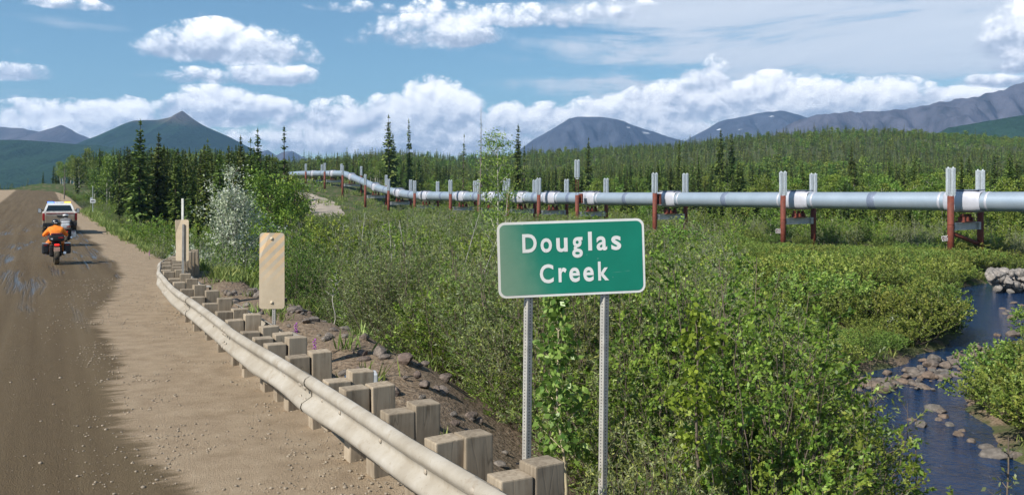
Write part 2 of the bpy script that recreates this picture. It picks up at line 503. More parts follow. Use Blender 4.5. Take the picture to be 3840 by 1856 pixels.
# ------------------------------------------------------------------ road
def mat_road():
    m, nt, p = new_mat('gravel_road')
    x, y, z = xyz(nt, geo_pos(nt))
    u = x * UX + y * UY; v = x * UY - y * UX
    jag = noise(nt, comb(nt, u * 4.2, v * 0.8), 1.0, 6, 0.7)
    slow = noise(nt, comb(nt, u * 0.11, 0.0, 8.0), 1.0, 2)
    edge = u.smooth(16, 36) * 1.55 + 0.95 + (slow - 0.5) * 1.5
    wr = (edge + (jag - 0.5) * 1.15 - v)
    wet = wr.smooth(-0.10, 0.16)
    leftw = (v + 5.6 + (jag - 0.5) * 1.6).smooth(-0.2, 0.3)
    wet = wet * leftw
    fine = noise(nt, comb(nt, x, y, 0.0), 34, 5, 0.7); med = noise(nt, comb(nt, x, y, 1.0), 3.2, 5, 0.6)
    rut = noise(nt, comb(nt, u * 0.05, v * 2.3, 4.0), 1.0, 4, 0.55)
    stone = noise(nt, comb(nt, x, y, 3.0), 75, 2, 0.5)
    dry = ramp(nt, fine * 0.5 + med * 0.5, [(0.3, (0.185, 0.132, 0.082)), (0.5, (0.285, 0.214, 0.142)), (0.72, (0.385, 0.305, 0.212))])
    dry = mixc(nt, stone.smooth(0.62, 0.72) * 0.5, dry, (0.50, 0.44, 0.36))
    dry = mixc(nt, rut.smooth(0.42, 0.30) * 0.35, dry, (0.20, 0.155, 0.11))
    wetc = ramp(nt, fine * 0.35 + rut * 0.65, [(0.3, (0.080, 0.055, 0.030)), (0.55, (0.122, 0.089, 0.051)), (0.75, (0.160, 0.120, 0.072))])
    speck = stone.smooth(0.66, 0.74) * (1.0 - wr.smooth(0.2, 1.6)) * 0.7
    wetc = mixc(nt, speck, wetc, (0.33, 0.28, 0.21))
    c = mixc(nt, wet, dry, wetc)
    # sheets of standing water in the wheel tracks
    tr = noise(nt, comb(nt, u * 0.085, v * 1.25 + slow * 2.0, 21.0), 1.0, 4, 0.62)
    zone = u.smooth(15, 26) * (1.0 - u.smooth(62, 105)) * wet
    pud = tr.smooth(0.50, 0.62) * zone * noise(nt, comb(nt, u * 0.16, v * 6.5, 2.0), 1.0, 4, 0.65).smooth(0.40, 0.62) * 0.85
    rough = 0.93 - wet * 0.16
    rough = rough * (1.0 - pud) + pud * 0.20
    c = mixc(nt, pud * 0.5, c, (0.03, 0.026, 0.022))
    setc(nt, p, 'Base Color', c); setc(nt, p, 'Roughness', rough)
    setc(nt, p, 'Specular IOR Level', 0.16 - wet * 0.06 + pud * 0.4)
    h = fine * 0.35 + med * 0.6 + stone * 0.35
    h = h * (1.0 - pud * 0.88)
    setc(nt, p, 'Normal', bump(nt, h, 0.8, 0.06))
    return m


M_ROAD = mat_road()
ru = np.concatenate([np.linspace(-25, 60, 240), np.linspace(61, 420, 180)])
rv = np.concatenate([[-8.6, -8.2], np.linspace(-7.8, 4.4, 60), [4.8, 5.3]])
RU, RV = np.meshgrid(ru, rv, indexing='ij')
VE = RV - np.maximum(0, RU - 170) ** 2 * 0.0006
RV = np.where(RV > 0, RV * (vedge(RU) + 0.2) / 4.4, RV); VE = RV - np.maximum(0, RU - 170) ** 2 * 0.0006
RX, RY = from_uv(RU, VE)
RZ = zroad(RU) - 0.0025 * (RV + 1.5) ** 2 + 0.02 + fbm(RX * 0.6, RY * 0.6, 3) * 0.05
RZ += 0.09 * sstep(2.4, 3.3, RV + 0.5 * (vnoise(RU * .7, RV) - .5)) * (1 - sstep(22, 30, RU))
RZ += np.where(RV > vedge(RU) + 0.22, -0.9 * (RV - vedge(RU) - 0.2), 0) + np.where(RV < -7.85, -0.5 * (-7.8 - RV) / 0.4, 0)
road = add('road', grid_mesh('road', RX, RY, RZ, M_ROAD)); tag(road, kind='structure')
_road_v = rv
def road_z(x, y):
    u, v = to_uv(x, y)
    return float(zroad(u)) - 0.0025 * (v + 1.5) ** 2 + 0.02 + float(fbm(np.array([x * .6]), np.array([y * .6]), 3)[0]) * .05


TK = np.array([(-27, 128), (-31.5, 150), (-36.5, 172), (-41, 186), (-49, 200)], float)
tk = np.stack([np.interp(np.linspace(0, 4, 40), range(5), TK[:, k]) for k in range(2)], 1); tt = nrm(np.gradient(tk, axis=0)); tn = np.stack([tt[:, 1], -tt[:, 0]], 1)
tw_ = np.linspace(-3.2, 3.2, 9) * 1.0
TX = tk[:, :1] + tn[:, :1] * tw_ * (1 + .25 * fbm(np.arange(40) * .3, np.zeros(40), 2))[:, None]; TY = tk[:, 1:] + tn[:, 1:] * tw_
path = add('path', grid_mesh('path', TX, TY, hz(TX, TY) + 0.22 - 0.05 * np.abs(tw_), simple('pale_gravel_track', (0.30, 0.255, 0.205), 0.95, 0, 0.2, 0.6))); tag(path, kind='structure')

# ------------------------------------------------------------------ creek
def mat_water():
    m, nt, p = new_mat('creek_water')
    pos = geo_pos(nt)
    w1 = noise(nt, pos, 1.6, 5, 0.6, dist=0.8); w2 = noise(nt, pos, 6.5, 4, 0.6, dist=0.5)
    bed = noise(nt, pos, 0.8, 5)
    c = ramp(nt, bed, [(0.3, (0.004, 0.018, 0.055)), (0.65, (0.009, 0.032, 0.090)), (0.85, (0.016, 0.028, 0.045))])  # blue of the reflected sky put into the water's own colour
    setc(nt, p, 'Base Color', c); p.inputs['Roughness'].default_value = 0.05; p.inputs['IOR'].default_value = 1.36
    p.inputs['Specular IOR Level'].default_value = 0.8
    setc(nt, p, 'Normal', bump(nt, w1 * 0.55 + w2 * 0.45, 1.0, 0.36))
    return m


cs = []
for (ax, ay, aw), (bx, by, bw) in zip(CREEK[:-1], CREEK[1:]):
    for t in np.linspace(0, 1, 8)[:-1]: cs.append((ax + (bx - ax) * t, ay + (by - ay) * t))
cs = np.array(cs); tg = nrm(np.gradient(cs, axis=0)); cn = np.stack([tg[:, 1], -tg[:, 0]], 1)
wv = np.linspace(-4.2, 4.2, 9)
WX = cs[:, 0:1] + cn[:, 0:1] * wv; WY = cs[:, 1:2] + cn[:, 1:2] * wv
creek = add('creek_water', grid_mesh('creek_water', WX, WY, np.full_like(WX, WATER_Z), mat_water())); tag(creek, kind='structure')


# ------------------------------------------------------------------ mountains
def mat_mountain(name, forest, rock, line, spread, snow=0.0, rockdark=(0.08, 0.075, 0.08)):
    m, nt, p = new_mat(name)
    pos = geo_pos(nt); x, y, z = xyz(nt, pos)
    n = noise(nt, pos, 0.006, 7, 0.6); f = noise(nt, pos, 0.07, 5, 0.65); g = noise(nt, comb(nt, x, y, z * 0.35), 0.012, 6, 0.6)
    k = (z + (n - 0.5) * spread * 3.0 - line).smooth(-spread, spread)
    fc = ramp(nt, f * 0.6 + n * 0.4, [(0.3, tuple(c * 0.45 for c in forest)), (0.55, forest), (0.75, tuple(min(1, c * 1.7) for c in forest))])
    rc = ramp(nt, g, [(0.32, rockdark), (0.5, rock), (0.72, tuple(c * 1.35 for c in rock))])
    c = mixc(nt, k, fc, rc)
    if snow:
        s = noise(nt, comb(nt, x * 0.006, y * 0.002, z * 0.03), 1.0, 3, 0.5).smooth(0.655, 0.67) * (z - snow).smooth(0, 40)
        c = mixc(nt, s, c, (0.9, 0.92, 0.95))
    setc(nt, p, 'Base Color', c); p.inputs['Roughness'].default_value = 1.0; p.inputs['Specular IOR Level'].default_value = 0.05
    setc(nt, p, 'Normal', bump(nt, f, 1.0, 9.0))
    return m


def mountain(name, dist, depth, prof, mat, label, rough=0.12, base=-8, seed=0.0, spur=1.0, n=220, mrow=70, power=1.0):
    """a ridge with its crest along prof (photo pixels), spurs and gullies down both sides"""
    pxs = np.array([q[0] for q in prof], float); ys = np.array([q[1] for q in prof], float)
    c = np.linspace(pxs[0], pxs[-1], n); t = np.linspace(-1, 1, mrow | 1)
    Cc, T = np.meshgrid(c, t, indexing='ij')
    d = dist + T * depth
    crest = np.interp(c, pxs, ys)
    H = np.maximum((HZ - crest) / FPX * dist + CAMZ - base, 0)[:, None]
    X = (Cc - 1920) / FPX * dist; Y = np.broadcast_to(d, X.shape)
    # the crest wanders in plan so that the slopes face different ways
    wander = fbm(c * 0.004 + seed, c * 0 + seed, 3)[:, None] * depth * 0.22
    Y = Y + wander * (1 - np.abs(T))
    prf = (1 - np.abs(T) ** power)
    gully = (np.abs(fbm(X * 6.0 / depth + seed, Y * 2.2 / depth, 4)) * 2.6 - 0.45)
    Z = base + H * prf * (1 + rough * spur * gully * np.minimum(1, np.abs(T) * 3.0) * 1.6) + H.max() * rough * 0.10 * fbm(X * 24 / depth, Y * 24 / depth, 3)
    Z = np.maximum(Z, base - 6) - np.where(np.abs(T) > 0.985, 25, 0)
    o = add(name, grid_mesh(name, X, Y, Z, mat)); tag(o, label, kind='structure')
    return o


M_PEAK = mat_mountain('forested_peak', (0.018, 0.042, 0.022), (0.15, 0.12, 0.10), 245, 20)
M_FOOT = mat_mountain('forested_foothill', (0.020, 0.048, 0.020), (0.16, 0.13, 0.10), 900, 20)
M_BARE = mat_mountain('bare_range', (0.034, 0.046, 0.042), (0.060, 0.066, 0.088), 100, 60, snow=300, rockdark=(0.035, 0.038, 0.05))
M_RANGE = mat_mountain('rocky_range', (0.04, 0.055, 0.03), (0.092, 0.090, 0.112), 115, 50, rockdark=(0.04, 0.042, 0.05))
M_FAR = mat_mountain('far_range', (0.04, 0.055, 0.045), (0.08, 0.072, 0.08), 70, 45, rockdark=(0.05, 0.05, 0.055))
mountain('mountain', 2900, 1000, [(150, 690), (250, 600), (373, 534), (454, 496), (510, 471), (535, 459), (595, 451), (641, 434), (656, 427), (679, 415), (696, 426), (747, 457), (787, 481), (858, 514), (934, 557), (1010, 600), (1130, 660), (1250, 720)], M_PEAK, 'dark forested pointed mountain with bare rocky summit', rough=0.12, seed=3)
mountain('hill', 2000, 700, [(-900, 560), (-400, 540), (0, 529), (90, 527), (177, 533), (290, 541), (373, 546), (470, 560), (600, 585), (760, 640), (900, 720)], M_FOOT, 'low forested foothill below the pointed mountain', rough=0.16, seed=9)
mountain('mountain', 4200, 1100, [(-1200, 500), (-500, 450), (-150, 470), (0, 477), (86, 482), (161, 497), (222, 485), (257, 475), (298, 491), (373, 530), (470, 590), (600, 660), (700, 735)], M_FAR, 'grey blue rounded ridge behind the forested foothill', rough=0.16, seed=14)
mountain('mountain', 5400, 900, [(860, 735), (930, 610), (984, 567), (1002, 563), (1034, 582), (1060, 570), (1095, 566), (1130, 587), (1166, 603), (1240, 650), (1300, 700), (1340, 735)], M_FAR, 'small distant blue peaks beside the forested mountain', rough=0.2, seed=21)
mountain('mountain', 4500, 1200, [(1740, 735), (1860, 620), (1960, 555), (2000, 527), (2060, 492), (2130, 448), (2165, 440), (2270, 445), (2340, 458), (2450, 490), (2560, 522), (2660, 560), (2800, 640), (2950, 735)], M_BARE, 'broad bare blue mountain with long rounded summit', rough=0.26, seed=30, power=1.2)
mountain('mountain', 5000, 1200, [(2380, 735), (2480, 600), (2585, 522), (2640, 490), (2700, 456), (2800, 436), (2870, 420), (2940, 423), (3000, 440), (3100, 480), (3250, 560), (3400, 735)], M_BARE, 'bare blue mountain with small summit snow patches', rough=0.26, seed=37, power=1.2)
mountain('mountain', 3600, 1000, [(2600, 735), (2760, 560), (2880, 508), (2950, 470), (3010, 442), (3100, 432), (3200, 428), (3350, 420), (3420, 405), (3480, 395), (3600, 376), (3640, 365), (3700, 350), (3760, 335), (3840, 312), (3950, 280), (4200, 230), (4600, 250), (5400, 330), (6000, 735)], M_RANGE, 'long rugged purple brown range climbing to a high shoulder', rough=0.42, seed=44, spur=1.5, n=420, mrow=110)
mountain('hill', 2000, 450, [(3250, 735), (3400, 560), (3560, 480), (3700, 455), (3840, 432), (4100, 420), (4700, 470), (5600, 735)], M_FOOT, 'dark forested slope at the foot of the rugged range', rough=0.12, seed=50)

# ------------------------------------------------------------------ air
def build_haze():
    m = bpy.data.materials.new('haze_air'); m.use_nodes = True; nt = m.node_tree; nt.nodes.clear()
    out = nt.nodes.new('ShaderNodeOutputMaterial'); v = nt.nodes.new('ShaderNodeVolumePrincipled')
    v.inputs['Color'].default_value = (0.34, 0.60, 1.0, 1); v.inputs['Density'].default_value = 0.00012
    v.inputs['Anisotropy'].default_value = 0.2
    nt.links.new(v.outputs[0], out.inputs['Volume'])
    b = MB(); b.box((0, 2900, 280), (21000, 7400, 660))
    o = b.build('haze', m); tag(o, kind='stuff')
build_haze()

# ------------------------------------------------------------------ materials for built things
DUST = (0.40, 0.33, 0.245)
def mat_wood():
    m, nt, p = new_mat('weathered_timber')
    x, y, z = xyz(nt, texco(nt)); r = nt.nodes.new('ShaderNodeObjectInfo').outputs['Random']; r = S(nt, r)
    g = noise(nt, comb(nt, x * 26 + r * 40, y * 26, z * 1.4), 1.0, 5, 0.6)
    crack = noise(nt, comb(nt, x * 6 + r * 70, y * 6, z * 0.7 + r * 9), 1.0, 2, 0.5)
    c = ramp(nt, g, [(0.22, (0.150, 0.115, 0.080)), (0.5, (0.265, 0.212, 0.152)), (0.78, (0.37, 0.305, 0.225))])
    c = mixc(nt, (crack - 0.5).abs().smooth(0.007, 0.0) * 0.45, c, (0.055, 0.042, 0.03))
    dusty = noise(nt, comb(nt, x * 3 + r * 11, y * 3, z * 3), 1.0, 4).smooth(0.42, 0.62)
    c = mixc(nt, dusty * 0.4, c, DUST)
    c = mixc(nt, noise(nt, comb(nt, x * 4 + r * 31, y * 4, z * 1.1), 1.0, 4, 0.6).smooth(0.55, 0.7) * 0.5, c, (0.13, 0.098, 0.068))
    br = nt.nodes.new('ShaderNodeHueSaturation'); link(nt, c, br.inputs['Color']); link(nt, r * 0.35 + 0.82, br.inputs['Value'])
    setc(nt, p, 'Base Color', br.outputs[0]); p.inputs['Roughness'].default_value = 0.9; p.inputs['Specular IOR Level'].default_value = 0.2
    setc(nt, p, 'Normal', bump(nt, g * 0.5 + (crack - 0.5).abs().smooth(0.0, 0.02) * 0.3, 0.3, 0.006))
    return m


def mat_perf(name, col):
    """perforated square tube: a hole every inch down the middle of each side"""
    m, nt, p = new_mat(name)
    co = texco(nt); x, y, z = xyz(nt, co)
    zz = (z / 0.0254 + 400.0)._m('FRACT', z / 0.0254 + 400.0) - 0.5
    t = x.abs().min(y.abs()) / 0.0254
    hole = (t * t + zz * zz).smooth(0.060, 0.035)
    n = noise(nt, co, 14, 5)
    c = ramp(nt, n, [(0.3, tuple(q * 0.82 for q in col)), (0.7, tuple(q * 1.12 for q in col))])
    c = mixc(nt, noise(nt, co, 3.1, 5).smooth(0.48, 0.65) * 0.35, c, DUST)
    c = mixc(nt, hole, c, (0.012, 0.011, 0.01))
    setc(nt, p, 'Base Color', c); p.inputs['Roughness'].default_value = 0.6; p.inputs['Metallic'].default_value = 0.15
    setc(nt, p, 'Normal', bump(nt, 1.0 - hole, 0.6, 0.003))
    return m


def mat_rail():
    m, nt, p = new_mat('dusty_galvanised_rail')
    pos = geo_pos(nt)
    n = noise(nt, pos, 2.2, 6, 0.65); f = noise(nt, pos, 40, 4, 0.6)
    c = ramp(nt, n, [(0.3, (0.25, 0.215, 0.168)), (0.52, (0.32, 0.285, 0.235)), (0.75, (0.40, 0.372, 0.33))])
    c = mixc(nt, f.smooth(0.60, 0.72) * 0.6, c, (0.20, 0.16, 0.12))
    c = mixc(nt, noise(nt, pos, 5.0, 5, 0.7).smooth(0.56, 0.68) * 0.55, c, (0.24, 0.195, 0.145))
    setc(nt, p, 'Base Color', c); p.inputs['Roughness'].default_value = 0.75; p.inputs['Specular IOR Level'].default_value = 0.25
    setc(nt, p, 'Normal', bump(nt, n * 0.7 + f * 0.3, 0.06, 0.006))
    return m


M_WOOD, M_RAIL = mat_wood(), mat_rail()
M_BOLT = simple('bolt_steel', (0.36, 0.31, 0.25), 0.7, 0.2)
M_PERF = mat_perf('perforated_post', (0.37, 0.355, 0.325))
M_GALV = simple('galvanised_steel', (0.52, 0.55, 0.58), 0.45, 0.35, 0.12, 5)
M_BLACK = simple('black_plastic', (0.016, 0.016, 0.018), 0.5, 0.0, 0.25, 20)
M_RUBBER = simple('muddy_rubber', (0.022, 0.020, 0.018), 0.85, 0.0, 0.3, 15, dirt=(0.13, 0.10, 0.065), dirt_amt=0.55)

# ------------------------------------------------------------------ guardrail
def rail_v(u):
    return np.interp(u, [-10, 3, 6, 12, 18, 22, 25, 28, 30.5, 33], [2.52, 2.50, 2.36, 2.24, 2.26, 2.42, 2.78, 3.40, 4.02, 4.75])
RAIL_PROF = [(0.012, .158), (0.03, .156), (.070, .135), (.083, .105), (.072, .072), (.006, .022), (.006, -.022), (.072, -.072), (.083, -.105), (.070, -.135), (.03, -.156), (.012, -.158)]
def rail_frame(u):
    u = np.asarray(u, float)
    v = rail_v(u) + 0.03 * fbm(u * 0.22, u * 0, 2)
    x, y = from_uv(u, v)
    z = zroad(u) + 0.585 + 0.03 * fbm(u * 0.35 + 5, u * 0, 2) - 0.10 * sstep(26, 33, u)
    e = 0.05
    xa, ya = from_uv(u + e, rail_v(u + e)); xb, yb = from_uv(u - e, rail_v(u - e))
    t = nrm(np.stack([xa - xb, ya - yb], -1)); out = np.stack([-t[..., 1], t[..., 0]], -1)   # towards the road (left)
    return x, y, z, t, out


def rail_mesh(u0, u1, side=1, shift=0.0, dent=0.0):
    us = np.linspace(u0, u1, max(10, int((u1 - u0) / 0.14)))
    x, y, z, t, out = rail_frame(us)
    rows = []
    for layer in (0.0, -0.007):
        for w, h in (RAIL_PROF if layer == 0 else RAIL_PROF[::-1]):
            dn = dent * np.exp(-((us - 8.4) / 0.7) ** 2) * (1 if h < -0.05 else 0.15) + 0.6 * dent * np.exp(-((us - 10.6) / 0.5) ** 2) * (1 if h < -0.05 else 0.1)
            ww = (w + layer + shift + dn * 0.8) * side
            wob = 0.0 * us
            rows.append(np.stack([x + out[:, 0] * (ww + wob), y + out[:, 1] * (ww + wob), z + h * (1.1 + dn * 0.9)], -1))
    G = np.stack(rows, 1); n, m = G.shape[:2]
    i = np.arange(n * m).reshape(n, m); j = np.roll(i, -1, axis=1)
    F = np.stack([i[:-1], j[:-1], j[1:], i[1:]], -1).reshape(-1, 4)
    me = quad_mesh('rail', [(G.reshape(-1, 3), F, None, 0)], [M_RAIL], smooth=(0,))
    return me


gr = empty('guardrail', (*from_uv(10, 2.4), 0))
tag(gr, 'long dust coated corrugated steel guardrail on paired timber posts beside gravel road', 'guardrail')
gr_inv = Matrix.Translation(gr.location).inverted()
def to_gr(o): o.parent = gr; o.matrix_parent_inverse = gr_inv; return o
ends = [-4.0, 0.9, 4.7, 8.5, 12.3, 16.1, 19.9, 23.7, 27.5, 32.6]
for k in range(len(ends) - 1):
    to_gr(add('rail', rail_mesh(ends[k], ends[k + 1] + 0.30, 1, 0.010 * (k % 2), 0.05 if k in (2, 3) else 0.015)))
bolt_me = MB().lathe([(0.0, 0.010), (0.011, 0.009), (0.018, 0.004), (0.020, 0.0)], 8, 'y').mesh('bolt', M_BOLT)
for e in ends[1:-1]:
    for du in (0.05, 0.21):
        for h in (0.118, 0.062, -0.062, -0.118):
            x, y, z, t, out = rail_frame(np.array([e + du]))
            w = 0.081 if abs(h) > 0.1 else 0.066
            o = to_gr(add('bolt', bolt_me)); o.location = (x[0] + out[0, 0] * (w + .004), y[0] + out[0, 1] * (w + .004), z[0] + h)
            o.rotation_euler = (0, 0, math.atan2(out[0, 1], out[0, 0]) - math.pi / 2); o.scale = (1.9, 1.5, 1.4)
# posts: depth along the road u from their place in the photograph
post_d = [2.9, 3.8, 4.65, 5.48, 6.30, 7.08, 7.98, 8.45, 9.63, 10.5, 11.0, 11.6, 12.5, 13.3, 14.4, 15.5, 16.7, 17.8, 18.9, 20.0, 20.9, 21.9, 22.9, 23.9, 24.8, 25.7, 26.6, 27.5, 28.4]
blocks = [MB().bev((0, 0, -h / 2), (0.19, 0.225, h), 0.010).mesh('block', M_WOOD) for h in (0.42, 0.46)]
posts = [MB().bev((0, 0, -h / 2), (0.19, 0.22, h), 0.011).mesh('post', M_WOOD) for h in (1.5, 1.55)]
for i, d in enumerate(post_d):
    u = (d - 1.22) / 0.884
    x, y, z, t, out = rail_frame(np.array([u])); x, y, z, t, out = x[0], y[0], z[0], t[0], out[0]
    ang = math.atan2(t[1], t[0])
    for off, me, nm in ((-0.128, blocks[i % 2], 'block'), (-0.366, posts[i % 2], 'post')):
        o = to_gr(add(nm, me))
        jit = random.uniform(-0.025, 0.03) + (0.045 if nm == 'post' else 0.0) + 0.04
        o.location = (x + out[0] * off + t[0] * random.uniform(-.02, .02), y + out[1] * off + t[1] * random.uniform(-.02, .02), z + 0.158 + jit)
        o.rotation_euler = (random.uniform(-.03, .03), random.uniform(-.025, .025), ang + random.uniform(-.05, .05))
    b = to_gr(add('bolt', bolt_me)); b.location = (x + out[0] * 0.012, y + out[1] * 0.012, z); b.rotation_euler = (0, 0, math.atan2(out[1], out[0]) - math.pi / 2)
# short lengths of rail on the back of the posts, with open box ends
for ua, ub in ((11.6, 14.9), (18.6, 21.4)):
    o = to_gr(add('rear_rail', rail_mesh(ua, ub, -1, 0.50, 0.0)))
    x, y, z, t, out = rail_frame(np.array([ua])); ang = math.atan2(t[0, 1], t[0, 0])
    b = MB()
    for cz, s in ((0.10, (0.36, 0.16, 0.012)), (-0.10, (0.36, 0.16, 0.012))): b.box((0, 0, cz), s)
    for cy in (-0.08, 0.08): b.box((0, cy, 0), (0.36, 0.012, 0.212))
    o = to_gr(b.build('end_box', M_RAIL)); o.location = (x[0] - out[0, 0] * 0.62, y[0] - out[0, 1] * 0.62, z[0] + 0.02); o.rotation_euler = (0, 0, ang)
# buried end shoe at the far end
x, y, z, t, out = rail_frame(np.array([32.7])); ang = math.atan2(t[0, 1], t[0, 0])
b = MB(); b.tube([(0, 0, -0.16), (0, 0, 0.16)], 0.11, 14)
o = to_gr(b.build('end_shoe', M_RAIL)); o.location = (x[0] - out[0, 0] * 0.06, y[0] - out[0, 1] * 0.06, z[0])


# ------------------------------------------------------------------ signs
def rounded(w, h, r, n=6):
    pts = []
    for cx, cz, a0 in ((w / 2 - r, h / 2 - r, 0), (-w / 2 + r, h / 2 - r, 90), (-w / 2 + r, -h / 2 + r, 180), (w / 2 - r, -h / 2 + r, 270)):
        for k in range(n + 1):
            a = R(a0 + 90 * k / n); pts.append((cx + r * math.cos(a), cz + r * math.sin(a)))
    return pts


def mat_sign_face(name, col, white=False):
    m, nt, p = new_mat(name)
    co = texco(nt); x, y, z = xyz(nt, co)
    n = noise(nt, co, 3.0, 6, 0.6); f = noise(nt, co, 60, 3)
    c = ramp(nt, n, [(0.3, tuple(q * 0.9 for q in col)), (0.7, tuple(min(1, q * 1.08) for q in col))])
    dust = (x * -1.0 - 0.30 + (n - 0.5) * 0.30 - z * 0.25).smooth(-0.12, 0.34)
    c = mixc(nt, dust * 0.34, c, (0.43, 0.37, 0.27))
    ch = noise(nt, co, 26, 2, 0.5).smooth(0.735, 0.76)
    c = mixc(nt, ch * 0.8, c, (0.25, 0.22, 0.18) if white else (0.34, 0.45, 0.42))
    sc = noise(nt, comb(nt, x * 1.2 + z * 0.1, z * 60 - x * 5, 3.0), 1.0, 2).smooth(0.70, 0.735) * noise(nt, co, 4.5, 2).smooth(0.5, 0.6)
    c = mixc(nt, sc * 0.2, c, (0.30, 0.42, 0.38))
    setc(nt, p, 'Base Color', c); p.inputs['Roughness'].default_value = 0.5; p.inputs['Specular IOR Level'].default_value = 0.35
    setc(nt, p, 'Normal', bump(nt, noise(nt, co, 6, 3), 0.05, 0.02))
    return m


def perf_post(parent, x, z0, z1, s=0.051, lean=0.0, y=0.0, mat=None):
    b = MB(); h = z1 - z0
    b.bev((0, 0, h / 2), (s, s, h), 0.004)
    o = b.build('post', mat or M_PERF, parent, loc=(x, y, z0), rot=(0, lean, R(28)))
    return o


def glyph_mesh(ch, x0, x1, z0, z1, mat):
    cu = bpy.data.curves.new('letter', 'FONT'); cu.body = ch; cu.size = 1.0; cu.offset = 0.022; cu.extrude = 0.0; cu.resolution_u = 4
    ob = bpy.data.objects.new('letter', cu); COL.objects.link(ob)
    me = bpy.data.meshes.new_from_object(ob.evaluated_get(bpy.context.evaluated_depsgraph_get()))
    bpy.data.objects.remove(ob); bpy.data.curves.remove(cu)
    co = np.empty(len(me.vertices) * 3, np.float32); me.vertices.foreach_get('co', co); co = co.reshape(-1, 3)
    lo, hi = co.min(0), co.max(0)
    out = np.zeros_like(co)
    out[:, 0] = x0 + (co[:, 0] - lo[0]) / (hi[0] - lo[0]) * (x1 - x0)
    out[:, 2] = z0 + (co[:, 1] - lo[1]) / (hi[1] - lo[1]) * (z1 - z0)
    me.vertices.foreach_set('co', out.ravel()); me.materials.clear(); me.materials.append(mat); me.update()
    me.name = 'letter'
    return me


M_SGREEN = mat_sign_face('sign_green', (0.004, 0.175, 0.115)); M_SWHITE = mat_sign_face('sign_white', (0.66, 0.66, 0.64), True)
M_ALU = simple('sign_aluminium', (0.42, 0.40, 0.37), 0.5, 0.3)
d_s = 7.25
c_s = pt(2142, 966, d_s)
sx, sy = c_s.x, c_s.y
sgz = gz(sx, sy)
sg = empty('road_sign', (sx, sy, sgz), R(8))
tag(sg, 'green sign reading Douglas Creek in white letters on two perforated posts', 'sign')
pz = c_s.z - sgz
panel = MB().prism(rounded(1.22, 0.61, 0.062), 'y', 0.0, 0.004).build('panel', M_SWHITE, sg, loc=(0, -0.034, pz), rot=(0, R(-1.6), 0))
MB().prism(rounded(1.18, 0.57, 0.046), 'y', -0.0016, 0.0).build('green_face', M_SGREEN, panel, loc=(0, -0.0005, 0))
ZOOM = 1443.0
for ch, a, b_, lo, hi in [('D', 478, 648, .055, .206), ('o', 693, 828, .051, .168), ('u', 880, 1015, .051, .166), ('g', 1068, 1195, .0, .168), ('l', 1262, 1308, .055, .208), ('a', 1362, 1490, .052, .168), ('s', 1540, 1660, .051, .168),
                         ('C', 675, 838, -.197, -.043), ('r', 897, 995, -.193, -.076), ('e', 1025, 1152, -.197, -.078), ('e', 1193, 1320, -.197, -.078), ('k', 1372, 1502, -.193, -.038)]:
    add('letter', glyph_mesh(ch, (a - 1065) / ZOOM, (b_ - 1065) / ZOOM, lo, hi, M_SWHITE), panel, loc=(0, -0.0042, 0))
for px in (1966, 2258):
    perf_post(sg, (px - 2142) / FPX * d_s, -0.5, pz + 0.24, 0.054, R(0.8))
MB().box((0, 0, 0), (0.03, 0.012, 0.012)).build('bolt', M_BLACK, sg, loc=((1958 - 2142) / FPX * d_s - 0.04, -0.01, 2.5 - 990 / FPX * d_s - sgz + 0.0))


def mat_marker(striped):
    m, nt, p = new_mat('marker_face' if striped else 'marker_back')
    co = texco(nt); x, y, z = xyz(nt, co)
    n = noise(nt, co, 5.0, 6, 0.6)
    tan = ramp(nt, n, [(0.3, (0.41, 0.33, 0.23)), (0.7, (0.50, 0.41, 0.295))])
    if striped:
        st = (z - x * 1.0 + 6.0) / 0.150
        k = (st._m('FRACT', st) - 0.5).abs().smooth(0.23, 0.26)
        st = mixc(nt, k, (0.33, 0.31, 0.27), (0.60, 0.36, 0.155))
        fade = (z + (n - 0.5) * 0.35).smooth(-0.25, 0.34) * 0.48
        c = mixc(nt, fade, tan, st)
    else: c = tan
    setc(nt, p, 'Base Color', c); p.inputs['Roughness'].default_value = 0.7; p.inputs['Specular IOR Level'].default_value = 0.2
    setc(nt, p, 'Normal', bump(nt, noise(nt, co, 3.0, 2), 0.25, 0.05))
    return m


